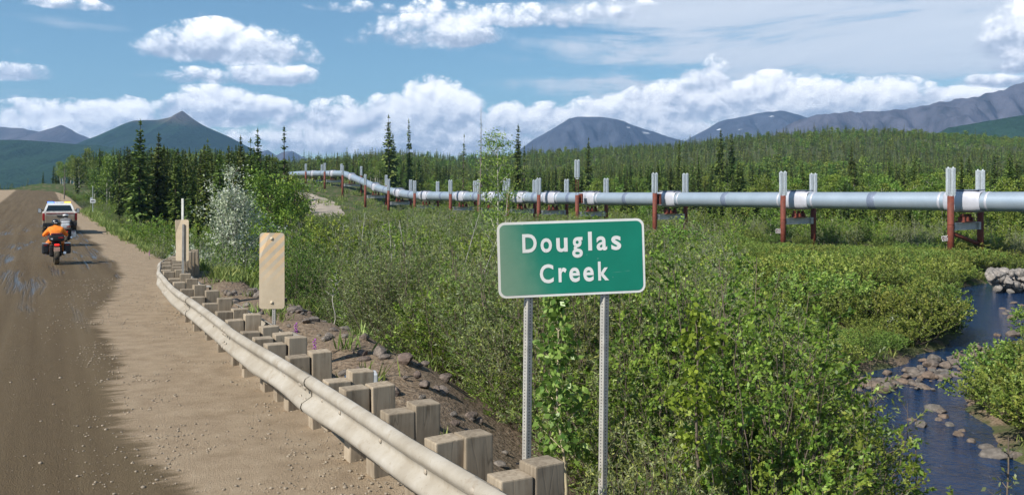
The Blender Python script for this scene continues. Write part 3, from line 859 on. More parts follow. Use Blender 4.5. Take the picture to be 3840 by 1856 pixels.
def marker(px, top, d, yaw, striped, label, post_bottom_extra=0.0):
    c = pt(px, top, d); g = gz(c.x, c.y)
    o = empty('object_marker', (c.x, c.y, g), yaw); tag(o, label, 'marker')
    zc = c.z - 0.457 * d / (10.7 if striped else 19.6) - g
    s = 1 if striped else -1
    # panel with a slight crease, thick sheet
    k_ = d / (10.7 if striped else 19.6); W, H, rr = 0.300 * k_, 0.914 * k_, 0.036 * k_
    bm = bmesh.new()
    vs = [bm.verts.new((q[0], 0.0, q[1])) for q in rounded(W, H, rr, 4)]
    f = bm.faces.new(vs)
    for cx in (-0.03,): bmesh.ops.bisect_plane(bm, geom=bm.verts[:] + bm.edges[:] + bm.faces[:], plane_co=(cx, 0, 0), plane_no=(1, 0, 0))
    for cz in (0.14, -0.1): bmesh.ops.bisect_plane(bm, geom=bm.verts[:] + bm.edges[:] + bm.faces[:], plane_co=(0, 0, cz), plane_no=(0, 0, 1))
    for v in bm.verts:
        if v.co.x < -0.04 and v.co.z > 0.1: v.co.y += 0.035 * s * min(1, (v.co.z - 0.1) / 0.25)
    ext = bmesh.ops.extrude_face_region(bm, geom=bm.faces[:])
    for v in [q for q in ext['geom'] if isinstance(q, bmesh.types.BMVert)]: v.co.y += 0.003
    bmesh.ops.recalc_face_normals(bm, faces=bm.faces)
    me = bpy.data.meshes.new('panel'); bm.to_mesh(me); bm.free(); me.materials.append(mat_marker(striped))
    add('panel', me, o, loc=(0, -0.030 if striped else 0.030, zc))
    ptop = zc + (0.46 if striped else 0.36)
    pb = perf_post(o, 0.012, -0.6, ptop, 0.046, R(0.5)); pb.rotation_euler.z = 0 if striped else R(24)
    for q in (0.455, -0.45):
        if striped: MB().lathe([(0, -.016), (.012, -.014), (.016, -.006), (.026, -.003), (.028, 0)], 12, 'y').build('bolt', simple('marker_bolt', (0.45, 0.37, 0.26), 0.6), o, loc=(0.0, -0.031, zc + q))
    return o


marker(1021, 873, 12.6, R(4), True, 'dusty object marker with faded orange and grey diagonal stripes')
marker(681, 824, 19.6, R(-6), False, 'dust coated back of an object marker on perforated post')
# tall white snow pole behind the far end of the rail
c = pt(685, 745, 25.5); g = gz(c.x, c.y)
wp = MB(); wp.bev((0, 0, (c.z - g - 0.3) / 2), (0.062, 0.04, c.z - g + 0.3), 0.004)
o = wp.build('delineator_post', simple('white_post_paint', (0.62, 0.61, 0.56), 0.6, dirt=DUST, dirt_amt=0.25)); o.location = (c.x, c.y, g); tag(o, 'tall thin white wooden delineator post behind the guardrail end', 'post')
# small mile sign by the trees
c = pt(348, 741, 92); g = gz(c.x, c.y)
ms = empty('small_sign', (c.x, c.y, g), R(20)); tag(ms, 'small white sign on a thin post beside roadside trees', 'sign')
MB().prism(rounded(0.50, 0.34, 0.03), 'y', -0.02, -0.016).build('panel', simple('small_sign_white', (0.8, 0.8, 0.8), 0.5), ms, loc=(0.0, 0, c.z - 0.38 - g))
MB().box((0, -0.024, 0), (0.36, 0.004, 0.11)).build('marking', M_BLACK, ms, loc=(0, 0, c.z - 0.38 - g))
MB().prism(rounded(0.26, 0.2, 0.02), 'y', -0.02, -0.016).build('plate', M_GALV, ms, loc=(-0.12, 0, c.z - 0.1 - g))
MB().bev((0, 0, (c.z - g + 1.4) / 2 - 0.4), (0.05, 0.04, c.z - g + 1.8), 0.004).build('post', M_GALV, ms)

# pale steel box lying on the bank behind the rail
c = pt(1352, 1404, 9.9)
g = gz(c.x + 0.1, c.y)
bx = empty('steel_box', (c.x, c.y, g), R(14)); tag(bx, 'pale grey steel box with rounded lid lying behind guardrail', 'box')
hh = max(0.25, c.z - g)
M_PALE = simple('pale_steel', (0.50, 0.52, 0.53), 0.5, 0.1, 0.12, 6, dirt=DUST, dirt_amt=0.35)
MB().bev((-0.06, 0, hh / 2 - 0.06), (0.24, 0.20, hh + 0.1), 0.03).build('body', M_PALE, bx)
MB().bev((0.12, 0, hh / 2 - 0.03), (0.12, 0.24, hh + 0.1), 0.012).build('end_cap', M_PALE, bx)
MB().tube([(-0.02, -0.11, hh * 0.5), (-0.02, -0.108, hh + 0.002), (-0.02, 0.1, hh + 0.004)], 0.006, 6).build('strap', M_BLACK, bx)

# ------------------------------------------------------------------ pipeline
PIPE_R = 0.705
PIPE = np.array([(62, 18.5, 2.1), (48.7, 41.4, 2.1), (35.3, 62.5, 2.12), (23.2, 79.8, 2.18), (10.1, 102, 2.25), (-3, 125.5, 2.4), (-17, 151, 2.65), (-25, 168, 3.9), (-38.6, 204, 7.75), (-49, 223, 8.25), (-57.6, 241, 8.7), (-75, 280, 9.0), (-95, 325, 9.2)], float)
def resample(P, step=1.0, smooth=9):
    seg = np.linalg.norm(np.diff(P, axis=0), axis=1); s = np.concatenate([[0], np.cumsum(seg)])
    q = np.arange(0, s[-1], step); out = np.stack([np.interp(q, s, P[:, k]) for k in range(3)], 1)
    ker = np.ones(smooth) / smooth
    pad = np.concatenate([np.repeat(out[:1], smooth // 2, 0), out, np.repeat(out[-1:], smooth // 2, 0)])
    return np.stack([np.convolve(pad[:, k], ker, 'valid') for k in range(3)], 1)
PL = resample(PIPE)
PS = np.concatenate([[0], np.cumsum(np.linalg.norm(np.diff(PL, axis=0), axis=1))])
def pipe_at(s):
    p = np.array([np.interp(s, PS, PL[:, k]) for k in range(3)]); q = np.array([np.interp(s + 0.5, PS, PL[:, k]) for k in range(3)]); t = nrm(q - np.array([np.interp(s - 0.5, PS, PL[:, k]) for k in range(3)]))
    return Vector(p), Vector(t)


def mat_pipe():
    m, nt, p = new_mat('pipe_jacket')
    pos = geo_pos(nt); n = noise(nt, pos, 0.7, 5); f = noise(nt, pos, 9, 4)
    c = ramp(nt, n * 0.6 + f * 0.4, [(0.3, (0.27, 0.325, 0.385)), (0.7, (0.355, 0.415, 0.48))])
    setc(nt, p, 'Base Color', c); p.inputs['Metallic'].default_value = 0.35; p.inputs['Roughness'].default_value = 0.42
    return m


M_PIPE = mat_pipe()
M_BAND = simple('pipe_band', (0.16, 0.19, 0.26), 0.5, 0.2, 0.2)
M_SHROUD = simple('saddle_cover', (0.46, 0.46, 0.51), 0.45, 0.2, 0.1, 2)
M_RUST = simple('rust_red_steel', (0.150, 0.036, 0.020), 0.75, 0.0, 0.35, 2.5, dirt=(0.09, 0.03, 0.02), dirt_amt=0.3)
M_FIN = simple('finned_aluminium', (0.58, 0.62, 0.65), 0.4, 0.3, 0.15, 7)
M_BEAM = simple('beam_galvanised', (0.44, 0.44, 0.42), 0.6, 0.2, 0.15, 3)
M_BROWN = simple('brown_plate', (0.055, 0.02, 0.018), 0.6); M_WHITE = simple('white_marking', (0.75, 0.75, 0.75), 0.6)

pl = empty('pipeline', (float(PL[0, 0]), float(PL[0, 1]), float(PL[0, 2])))
tag(pl, 'long silver insulated oil pipeline zigzagging over the scrub to the forest', 'pipeline')
pinv = Matrix.Translation(pl.location).inverted()
def to_pl(o): o.parent = pl; o.matrix_parent_inverse = pinv; return o
def sweep(s0, s1, prof, n=24, step=1.0, square=0.0):
    """prof: list of (ds fraction 0..1, radius); square 0 round .. 1 boxy"""
    V, F = [], []
    for fr, r in prof:
        c, t = pipe_at(s0 + (s1 - s0) * fr); a = t.cross(Vector((0, 0, 1))).normalized(); b = a.cross(t)
        for k in range(n):
            th = 2 * math.pi * (k + 0.5) / n; cs_, sn = math.cos(th), math.sin(th)
            g = r / (max(abs(cs_), abs(sn)) ** square) if square else r
            g = min(g, r * 1.16)
            V.append(tuple(c + a * (cs_ * g) + b * (sn * g)))
    for i in range(len(prof) - 1):
        for k in range(n): F.append((i * n + k, i * n + (k + 1) % n, (i + 1) * n + (k + 1) % n, (i + 1) * n + k))
    return np.array(V), np.array(F)


smax = PS[-1] - 1
V, F = sweep(0, smax, [(q, PIPE_R) for q in np.linspace(0, 1, int(smax))], 28)
to_pl(add('pipe', quad_mesh('pipe', [(V, F, None, 0)], [M_PIPE], (0,))))


def solve_s(px, off):
    """where along the pipe the support post standing off metres to its side shows at this photo column"""
    best, bs = 1e9, 0
    for s in np.arange(2, smax - 2, 0.1):
        c, t = pipe_at(s); a = Vector((t.y, -t.x, 0)).normalized()
        q = c + a * off
        e = abs(1920 + FPX * q.x / q.y - px)
        if e < best: best, bs = e, s
    return bs


def fin_mesh(L):
    b = MB(); b.tube([(0, 0, -0.12), (0, 0, L + 0.08)], 0.055, 8)
    for k in range(10):
        a = math.pi * 2 * k / 10
        b.box((math.cos(a) * 0.105, math.sin(a) * 0.105, L / 2), (0.105, 0.016, L), (0, 0, a))
    return b.mesh('heat_fin', M_FIN)
FIN = fin_mesh(2.0)
def cyl(h, r=0.23): return MB().tube([(0, 0, 0), (0, 0, h)], r, 16)

bents = [(1147, {}), (1218, {'plate': 1}), (1285, {}), (1370, {}), (1457, {}), (1555, {}), (1689, {}), (1796, {}), (1905, {}), (2020, {}), (2165, {'tall': 2.0, 'bumper': 1}), (2455, {'bumper': 1, 'ptop': 0.62}), (2935, {'sign': 1}), (3565, {'sign': 1, 'strut': 1}), (4300, {})]
labels = {2165: 'pipeline support with tall raised fins and rust red bumper plate', 2455: 'pipeline support with rust red bumper plate and fins set on its post', 2935: 'pipeline support with small brown plate on its rust red post', 3565: 'pipeline support with diagonal strut and tilted brown plate by the creek', 1218: 'pipeline support with a pale plate fixed near its post top', 1147: 'last visible pipeline support beside the poplar on the grassy rise', 1285: 'pipeline support where the pipe tips over the edge of the rise', 1370: 'upper pipeline support on the descending slope above the dirt track', 1457: 'lower pipeline support on the descending slope', 1555: 'pipeline support at the foot of the slope where the pipe levels', 1796: 'pipeline support standing by the foot of the tall dead tree', 1905: 'pipeline support hidden behind the white stemmed birch', 2020: 'pipeline support between the white birch and the raised fins', 1689: 'pipeline support in scrub between the slope foot and the dead tree', 4300: 'pipeline support beyond the creek past the pale boulders'}
OFF = 2.05
bent_s = []
for px, opt in bents:
    s = solve_s(px, -OFF); bent_s.append(s)
    c, t = pipe_at(s)
    a = Vector((t.y, -t.x, 0)).normalized()       # to the far side
    th = Vector((t.x, t.y, 0)).normalized()
    g0 = min(gz(*(c - a * OFF).xy), gz(*(c + a * OFF).xy))
    o = empty('pipeline_support', (c.x, c.y, g0), math.atan2(a.y, a.x))
    tag(o, labels.get(px, 'pipeline support of two rust red posts with silver finned tops'), 'support', 'pipeline supports')
    pzr = c.z - g0
    for sgn in (-1, 1):
        ptop = pzr + opt.get('ptop', 0.40 if sgn < 0 else 0.3)
        ps = cyl(ptop + 0.5).build('post', M_RUST, o, loc=(sgn * OFF, 0, -0.5))
        MB().lathe([(0.235, 0), (0.25, 0.01), (0.25, 0.05), (0.235, 0.06)], 16).build('collar', M_RUST, ps, loc=(0, 0, ptop * 0.55 + 0.5))
        lift = (opt.get('tall', 0) if sgn < 0 else 0.0) + (0.0 if not opt.get('tall') or sgn < 0 else 0.0)
        for q in (-1, 1):
            f = add('heat_fin', FIN, ps, loc=(q * 0.10, -q * 0.13, ptop + 0.52 + lift), rot=(0, 0, 0.3 * q))
            if lift: MB().tube([(q * 0.08, -q * 0.1, ptop + 0.4), (q * 0.08, -q * 0.1, ptop + 0.5 + lift)], 0.028, 6).build('riser', M_RUST, ps)
        if lift: MB().lathe([(0.05, 0), (0.2, 0.02), (0.2, 0.06), (0.05, 0.08)], 12).build('cowl', M_FIN, ps, loc=(0.05, 0, ptop + 0.32 + lift))
    zb = pzr - 1.80
    cb = MB(); L = OFF * 2 - 0.4
    cb.box((0, 0, 0.25), (L, 0.30, 0.04)).box((0, 0, -0.25), (L, 0.30, 0.04)).box((0, 0, 0), (L, 0.03, 0.47))
    for q in (-1, 1): cb.box((q * (L / 2 - 0.18), 0, 0), (0.30, 0.36, 0.56))
    cb.build('crossbeam', M_BEAM, o, loc=(0, 0, zb))
    for q in (-1, 1): MB().tube([(q * (OFF - 0.12), 0, zb - 0.1), (q * (OFF - 0.48), 0, zb - 0.1)], 0.17, 10).build('beam_socket', M_RUST, o)
    # pedestal under the pipe
    for q in (-0.55, 0.0, 0.55):
        sb = MB().box((0, 0, 0.22), (0.16, 0.5, 0.36)).tube([(0, 0, 0.36), (0, 0, 0.62)], 0.13, 10)
        sb.build('pedestal', M_RUST, o, loc=(q, 0, zb + 0.27))
    MB().box((0, 0, 0), (1.6, 0.7, 0.08)).build('slide_plate', M_RUST, o, loc=(0, 0, zb + 0.33))
    if opt.get('bumper'):
        bp = MB().bev((0, 0, 0), (0.16, 0.62, 1.1), 0.02)
        for h in (-0.3, 0, 0.3): bp.tube([(-0.4, 0.1, h), (0.1, 0.1, h)], 0.11, 10)
        bp.build('bumper', M_RUST, o, loc=(-OFF + 0.55, 0.0, pzr + 0.02))
    if opt.get('strut'): MB().tube([(-OFF + 0.2, 0.1, zb - 0.45), (OFF - 0.2, 0.1, zb - 1.35)], 0.16, 10).build('strut', M_RUST, o)
    if opt.get('sign'):
        til = -0.18 if opt.get('strut') else 0.04
        wz = math.atan2(-o.location.y, -o.location.x)
        sp = empty('plate', (-OFF - 0.28, 0.22, zb - 0.85), 0, o)
        sp.rotation_euler = (0, til, -o.rotation_euler.z - 0.35)
        MB().box((0, 0, 0), (0.50, 0.02, 0.36)).build('border', M_WHITE, sp)
        MB().box((0, -0.014, 0), (0.45, 0.008, 0.31)).build('face', M_BROWN, sp)
        lines = MB()
        for zq, w in ((0.09, 0.2), (0.0, 0.34), (-0.09, 0.3)): lines.box((0, -0.021, zq), (w, 0.004, 0.022))
        lines.build('marking', M_WHITE, sp)
    if opt.get('plate'): MB().box((-OFF - 0.05, 0.26, pzr - 0.1), (0.42, 0.03, 0.8)).build('plate', M_GALV, o)
    # insulated cover on the pipe at the support, with a dark weather plate on top
    V, F = sweep(s - 1.35, s + 1.35, [(0, PIPE_R + .004), (0.02, PIPE_R + .05), (0.08, PIPE_R + .055), (0.16, PIPE_R + .10), (0.3, PIPE_R + 0.115), (0.7, PIPE_R + 0.115), (0.84, PIPE_R + .10), (0.92, PIPE_R + .055), (0.98, PIPE_R + .05), (1, PIPE_R + .004)], 24, square=0.45)
    to_pl(add('saddle_cover', quad_mesh('saddle_cover', [(V, F, None, 0)], [M_SHROUD], (0,))))
    tp = MB().bev((0, 0, 0), (1.0, 2.3, 0.07), 0.02).build('weather_plate', M_BAND); to_pl(tp)
    tp.location = c + Vector((0, 0, PIPE_R + 0.135)); tp.rotation_euler = (math.asin(max(-1, min(1, t.z))), 0, math.atan2(t.y, t.x) - math.pi / 2)
    for ds in (-1.75, 1.75):
        V, F = sweep(s + ds - 0.09, s + ds + 0.09, [(0, PIPE_R + .002), (0.1, PIPE_R + .02), (0.9, PIPE_R + .02), (1, PIPE_R + .002)], 24)
        to_pl(add('seam_ring', quad_mesh('seam_ring', [(V, F, None, 0)], [M_SHROUD], (0,))))
bs = sorted(bent_s)
for sa, sb_ in zip(bs[:-1], bs[1:]):
    mids = [0.5] if sb_ - sa < 15 else [0.36, 0.66]
    for q in [0.5]:
        s = sa + (sb_ - sa) * q
        V, F = sweep(s - 0.33, s + 0.33, [(0, PIPE_R + .002), (0.06, PIPE_R + .022), (0.94, PIPE_R + .022), (1, PIPE_R + .002)], 24)
        to_pl(add('band', quad_mesh('band', [(V, F, None, 0)], [M_BAND], (0,))))

# ------------------------------------------------------------------ vegetation: materials
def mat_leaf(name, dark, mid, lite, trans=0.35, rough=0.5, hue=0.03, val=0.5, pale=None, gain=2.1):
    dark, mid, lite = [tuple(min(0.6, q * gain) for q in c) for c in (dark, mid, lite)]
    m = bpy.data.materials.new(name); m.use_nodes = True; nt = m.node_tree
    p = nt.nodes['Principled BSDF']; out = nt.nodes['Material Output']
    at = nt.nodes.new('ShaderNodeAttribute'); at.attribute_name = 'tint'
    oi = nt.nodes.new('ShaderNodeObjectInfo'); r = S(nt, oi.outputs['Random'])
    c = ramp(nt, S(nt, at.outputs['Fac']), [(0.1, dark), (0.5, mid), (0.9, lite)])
    hs = nt.nodes.new('ShaderNodeHueSaturation'); link(nt, c, hs.inputs['Color'])
    link(nt, r * (2 * hue) + (0.5 - hue), hs.inputs['Hue']); link(nt, (r * 7.31)._m('FRACT', r * 7.31) * val + (1 - val * 0.5), hs.inputs['Value'])
    c = hs.outputs[0]
    if pale:
        geo = nt.nodes.new('ShaderNodeNewGeometry'); c = mixc(nt, S(nt, geo.outputs['Backfacing']) * 0.75, c, pale)
    setc(nt, p, 'Base Color', c); p.inputs['Roughness'].default_value = rough; p.inputs['Specular IOR Level'].default_value = 0.3
    tr = nt.nodes.new('ShaderNodeBsdfTranslucent'); link(nt, mixc(nt, 0.35, c, (0.16, 0.22, 0.03)), tr.inputs[0])
    mx = nt.nodes.new('ShaderNodeMixShader'); mx.inputs[0].default_value = trans
    nt.links.new(p.outputs[0], mx.inputs[1]); nt.links.new(tr.outputs[0], mx.inputs[2]); nt.links.new(mx.outputs[0], out.inputs[0])
    return m


M_SPRUCE = mat_leaf('spruce_needles', (0.008, 0.018, 0.005), (0.042, 0.064, 0.012), (0.105, 0.130, 0.026), 0.12, 0.7, 0.025, 0.7, gain=2.1)
M_WILLOW = mat_leaf('willow_leaves', (0.028, 0.044, 0.009), (0.086, 0.112, 0.023), (0.165, 0.185, 0.056), 0.32, 0.45, 0.03, 0.6, pale=(0.21, 0.24, 0.13))
M_ALDER = mat_leaf('alder_leaves', (0.024, 0.050, 0.007), (0.076, 0.118, 0.016), (0.155, 0.195, 0.034), 0.35, 0.45, 0.025, 0.6)
M_DWARF = mat_leaf('dwarf_birch_leaves', (0.028, 0.050, 0.009), (0.082, 0.116, 0.020), (0.155, 0.180, 0.04), 0.30, 0.5, 0.03, 0.55)
M_SILVER = mat_leaf('silver_leaves', (0.10, 0.13, 0.08), (0.24, 0.27, 0.18), (0.46, 0.48, 0.40), 0.25, 0.5, 0.01, 0.1, gain=1.9)
M_LIME = mat_leaf('lime_leaves', (0.07, 0.11, 0.012), (0.19, 0.25, 0.028), (0.30, 0.35, 0.05), 0.4, 0.4, 0.01, 0.1, gain=1.15)
M_POPLAR = mat_leaf('poplar_leaves', (0.030, 0.066, 0.012), (0.078, 0.130, 0.024), (0.16, 0.22, 0.055), 0.35, 0.35, 0.015, 0.2)
M_DECID = mat_leaf('birch_leaves', (0.024, 0.045, 0.007), (0.072, 0.108, 0.016), (0.145, 0.175, 0.032), 0.3, 0.5, 0.03, 0.4)
M_GRASS = mat_leaf('grass_blades', (0.04, 0.06, 0.012), (0.09, 0.12, 0.03), (0.17, 0.19, 0.06), 0.3, 0.6, 0.02, 0.3)
M_BARK = simple('dark_bark', (0.075, 0.055, 0.042), 0.9, 0, 0.35, 6)
M_STEM = simple('willow_stems', (0.13, 0.10, 0.075), 0.85, 0, 0.35, 8)
M_GREYTWIG = simple('grey_twigs', (0.30, 0.28, 0.25), 0.85, 0, 0.25, 8)
M_BIRCH = simple('white_bark', (0.42, 0.39, 0.33), 0.8, 0, 0.3, 10)
M_TAN = simple('tan_bark', (0.40, 0.34, 0.22), 0.8, 0, 0.2, 10)
M_SNAG = simple('dead_wood', (0.17, 0.14, 0.12), 0.9, 0, 0.3, 4)
M_PINK = simple('fireweed_flowers', (0.33, 0.09, 0.36), 0.7, 0, 0.2)


# ------------------------------------------------------------------ vegetation: shapes
def rdir(rng, n):
    a = rng.normal(size=(n, 3)); return nrm(a)


def spruce(h, rad, seed, levels=None, per=6, sparse=0.0, bare=0.06):
    rng = np.random.default_rng(seed)
    lean = rng.normal(size=2) * 0.012
    axis = lambda z: np.stack([lean[0] * z + 0.0 * z, lean[1] * z, z], -1)
    zt = np.linspace(0, h, 7); trunk = np_tube(axis(zt), 0.011 * h * (1 - zt / h) ** 0.9 + 0.012, 6)
    nl = levels or int(h * 5.0)
    pieces = []
    side = rng.uniform(0, 6.28); lop = rng.uniform(0, 0.25)
    for i in range(nl):
        t = bare + (1 - bare) * (i + rng.uniform(-0.3, 0.3)) / nl; t = min(max(t, bare), 0.995)
        z = t * h
        prof = min(1.0, (1 - t) ** 0.72 * 1.02) * (0.55 + 0.45 * min(1, (t - bare) / 0.12 + 0.3))
        r = rad * prof * rng.uniform(0.62, 1.22) + 0.05
        if rng.random() < sparse: continue
        nb = per if t < 0.8 else max(3, per - 2)
        az = rng.uniform(0, 6.28) + np.arange(nb) * 6.283 / nb + rng.normal(size=nb) * 0.25
        L = r * rng.uniform(0.6, 1.15, nb) * (1 - lop * np.cos(az - side))
        dr = -0.30 - 0.25 * (1 - t) + rng.normal(size=nb) * 0.1
        d = nrm(np.stack([np.cos(az), np.sin(az), dr + 0.55 * t], -1))
        base = np.broadcast_to(axis(np.array([z])), (nb, 3))
        for fr, ln, wd in ((0.32, 0.62, 0.30), (0.66, 0.60, 0.34), (0.92, 0.42, 0.26)):
            c = base + d * (L * fr)[:, None] + rng.normal(size=(nb, 3)) * 0.03 * h * 0.1
            c[:, 2] += 0.10 * L * fr * fr
            for q in range(2):
                dd = nrm(d + rng.normal(size=(nb, 3)) * 0.28)
                s = nrm(np.cross(dd, [0, 0, 1]) + rng.normal(size=(nb, 3)) * (0.35 if q == 0 else 0.9))
                V, F = leaf_quads(c + rng.normal(size=(nb, 3)) * 0.02, dd, s, L * ln + 0.10, L * wd + 0.08)
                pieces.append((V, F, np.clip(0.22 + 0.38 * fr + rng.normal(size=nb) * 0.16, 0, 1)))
    # leading shoot
    V, F = leaf_quads(axis(np.array([h * 0.985, h * 0.99])), np.array([[0, 0, 1.0], [0, 0, 1.0]]), np.array([[1.0, 0, 0], [0, 1.0, 0]]), 0.06 * h, 0.012 * h + 0.03)
    pieces.append((V, F, np.array([.5, .5])))
    return trunk, cat_parts(pieces)


def limbs_and_leaves(h, w, seed, n_leaf, leaf, stems=1, fork=7, clump=0.17, bottom=0.25, trunk_r=0.016, aspect=0.65, flat=0.3, gap=0.0):
    """a broad-leaved tree: trunk, limbs and leaves gathered in clumps at the limb ends"""
    rng = np.random.default_rng(seed); wood = []; cl = []
    for s in range(stems):
        a = rng.uniform(0, 6.28); sp = 0.0 if stems == 1 else rng.uniform(0.05, 0.22) * w
        zt = np.linspace(0, 1, 8)
        bend = rng.normal(size=2) * 0.03 * h
        hh = h * (0.95 if s == 0 else rng.uniform(0.7, 0.95))
        P = np.stack([np.cos(a) * sp * zt * 2 + bend[0] * np.sin(zt * 3), np.sin(a) * sp * zt * 2 + bend[1] * np.sin(zt * 2.4), zt * hh], -1)
        wood.append(np_tube(P, trunk_r * h * (1 - zt * 0.9) / math.sqrt(stems) + 0.006, 6))
        for k in range(fork):
            t = bottom + (0.97 - bottom) * (k + rng.uniform(0, 1)) / fork
            b = np.array([np.interp(t, zt, P[:, j]) for j in range(3)])
            az = k * 2.4 + rng.uniform(-.5, .5); ln = w * 0.55 * (1 - 0.75 * max(0, (t - 0.45) / 0.55)) * rng.uniform(0.6, 1.1)
            d = np.array([math.cos(az), math.sin(az), 0.55 + 0.5 * t]); q = np.linspace(0, 1, 5)[:, None]
            LP = b + d * ln * q + np.array([0, 0, 0.15 * ln]) * q * q
            wood.append(np_tube(LP, np.linspace(0.35, 0.08, 5) * trunk_r * h + 0.004, 4))
            for f in (0.45, 0.75, 1.0):
                cl.append(b + d * ln * f + rng.normal(size=3) * 0.08 * w)
            cl.append(b + rng.normal(size=3) * 0.1 * w)
        cl.append(P[-1])
    cl = np.array(cl)
    if gap: cl = cl[rng.random(len(cl)) > gap]
    idx = rng.integers(0, len(cl), n_leaf)
    off = rng.normal(size=(n_leaf, 3)) * clump * w * rng.uniform(0.5, 1.1, len(cl))[idx][:, None]; off[:, 2] *= 0.75
    c = cl[idx] + off
    c[:, 2] = np.maximum(c[:, 2], 0.05 * h)
    d = nrm(rdir(rng, n_leaf) + np.array([0, 0, -0.35])); s = nrm(np.cross(d, rdir(rng, n_leaf) + np.array([0, 0, flat * 2])))
    sz = leaf * rng.uniform(0.65, 1.3, n_leaf)
    V, F = leaf_quads(c, d, s, sz, sz * aspect)
    ct = rng.uniform(-0.15, 0.15, len(cl))[idx]
    T = np.clip(0.45 + ct + rng.normal(size=n_leaf) * 0.18, 0, 1)
    return cat_parts(wood)[:2], (V, F, T)


def bush(h, w, seed, stems, twigs, per, L, W, spread=0.5, stem_r=0.012, bare=0.12, lowcut=0.12, tw=0.30):
    """many-stemmed shrub: stems fan out from the root, leaves stand along their twigs"""
    rng = np.random.default_rng(seed); wood = []; LV = []
    for s in range(stems):
        az = s * 2.399 + rng.uniform(-.4, .4); k = math.sqrt((s + 0.5) / stems)
        tip = np.array([math.cos(az) * w * 0.5 * k, math.sin(az) * w * 0.5 * k, h * (1.0 - 0.42 * k * k) * rng.uniform(0.78, 1.06)])
        root = np.array([math.cos(az), math.sin(az), 0]) * 0.10 * w * k
        q = np.linspace(0, 1, 6)[:, None]
        P = root + (tip - root) * q + np.array([math.cos(az), math.sin(az), 0.25]) * (q * (1 - q)) * spread * 0.4 * w * k
        P = P + np.concatenate([[[0, 0, 0]], rng.normal(size=(5, 3)) * 0.02 * h])
        wood.append(np_tube(P, stem_r * np.linspace(1, 0.25, 6) * rng.uniform(0.6, 1.2), 4))
        for j in range(twigs):
            t = lowcut + (1.0 - lowcut) * (j + rng.uniform(0, 1)) / twigs
            b = np.array([np.interp(t, q[:, 0], P[:, m]) for m in range(3)])
            ta = rng.uniform(0, 6.28)
            d = nrm(np.array([math.cos(ta) + 0.6 * math.cos(az) * k, math.sin(ta) + 0.6 * math.sin(az) * k, rng.uniform(0.3, 1.3)]))
            ln = tw * h * rng.uniform(0.45, 1.0) * (1 - 0.55 * t)
            e = b + d * ln
            if j % 2 == 0: wood.append(np_tube(np.array([b, e]), np.array([stem_r * 0.3, stem_r * 0.12]), 3))
            if rng.random() < bare: continue
            u = rng.random((per, 1)) ** 0.8
            c = b + d * ln * u * 1.05
            dd = nrm(rdir(rng, per) * 0.9 + d * 0.9); ss = nrm(np.cross(dd, rdir(rng, per)))
            f = rng.uniform(0.6, 1.25, per)
            c = c + dd * (L * 0.5 * f)[:, None]
            V, F = leaf_quads(c, dd, ss, L * f, W * f)
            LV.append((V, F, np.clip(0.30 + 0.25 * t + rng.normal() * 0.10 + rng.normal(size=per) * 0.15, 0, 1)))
    return cat_parts(wood)[:2], cat_parts(LV)


class Kind:
    """a plant in several shapes: separate wood and leaf meshes for single plants, one joined mesh for masses"""
    def __init__(self, name, shapes, wood_mat, leaf_mat, part_wood, part_leaf):
        self.name, self.pw, self.plf = name, part_wood, part_leaf
        self.sep, self.joined, self.src = [], [], []
        for wd, lf in shapes:
            a = quad_mesh(part_wood, [(wd[0], wd[1], None, 0)], [wood_mat], (0,))
            b = quad_mesh(part_leaf, [(*lf, 0)], [leaf_mat])
            j = quad_mesh(name, [(wd[0], wd[1], None, 0), (*lf, 1)], [wood_mat, leaf_mat], (0,))
            self.sep.append((a, b)); self.joined.append(j)
    def place(self, x, y, z, sc, label, cat, group=None, k=None, rz=None, split=True, name=None, scz=None):
        k = random.randrange(len(self.sep)) if k is None else k
        rz = random.uniform(0, 6.28) if rz is None else rz
        scl = (sc, sc, scz or sc)
        if split:
            o = empty(name or self.name, (x, y, z), rz); o.scale = scl
            add(self.pw, self.sep[k][0], o); add(self.plf, self.sep[k][1], o)
        else:
            o = add(name or self.name, self.joined[k], None, (x, y, z), (0, 0, rz), scl)
        tag(o, label, cat, group)
        return o
    def sources(self):
        if not self.src: self.src = [bpy.data.objects.new(self.name + '_shape', m) for m in self.joined]
        return self.src


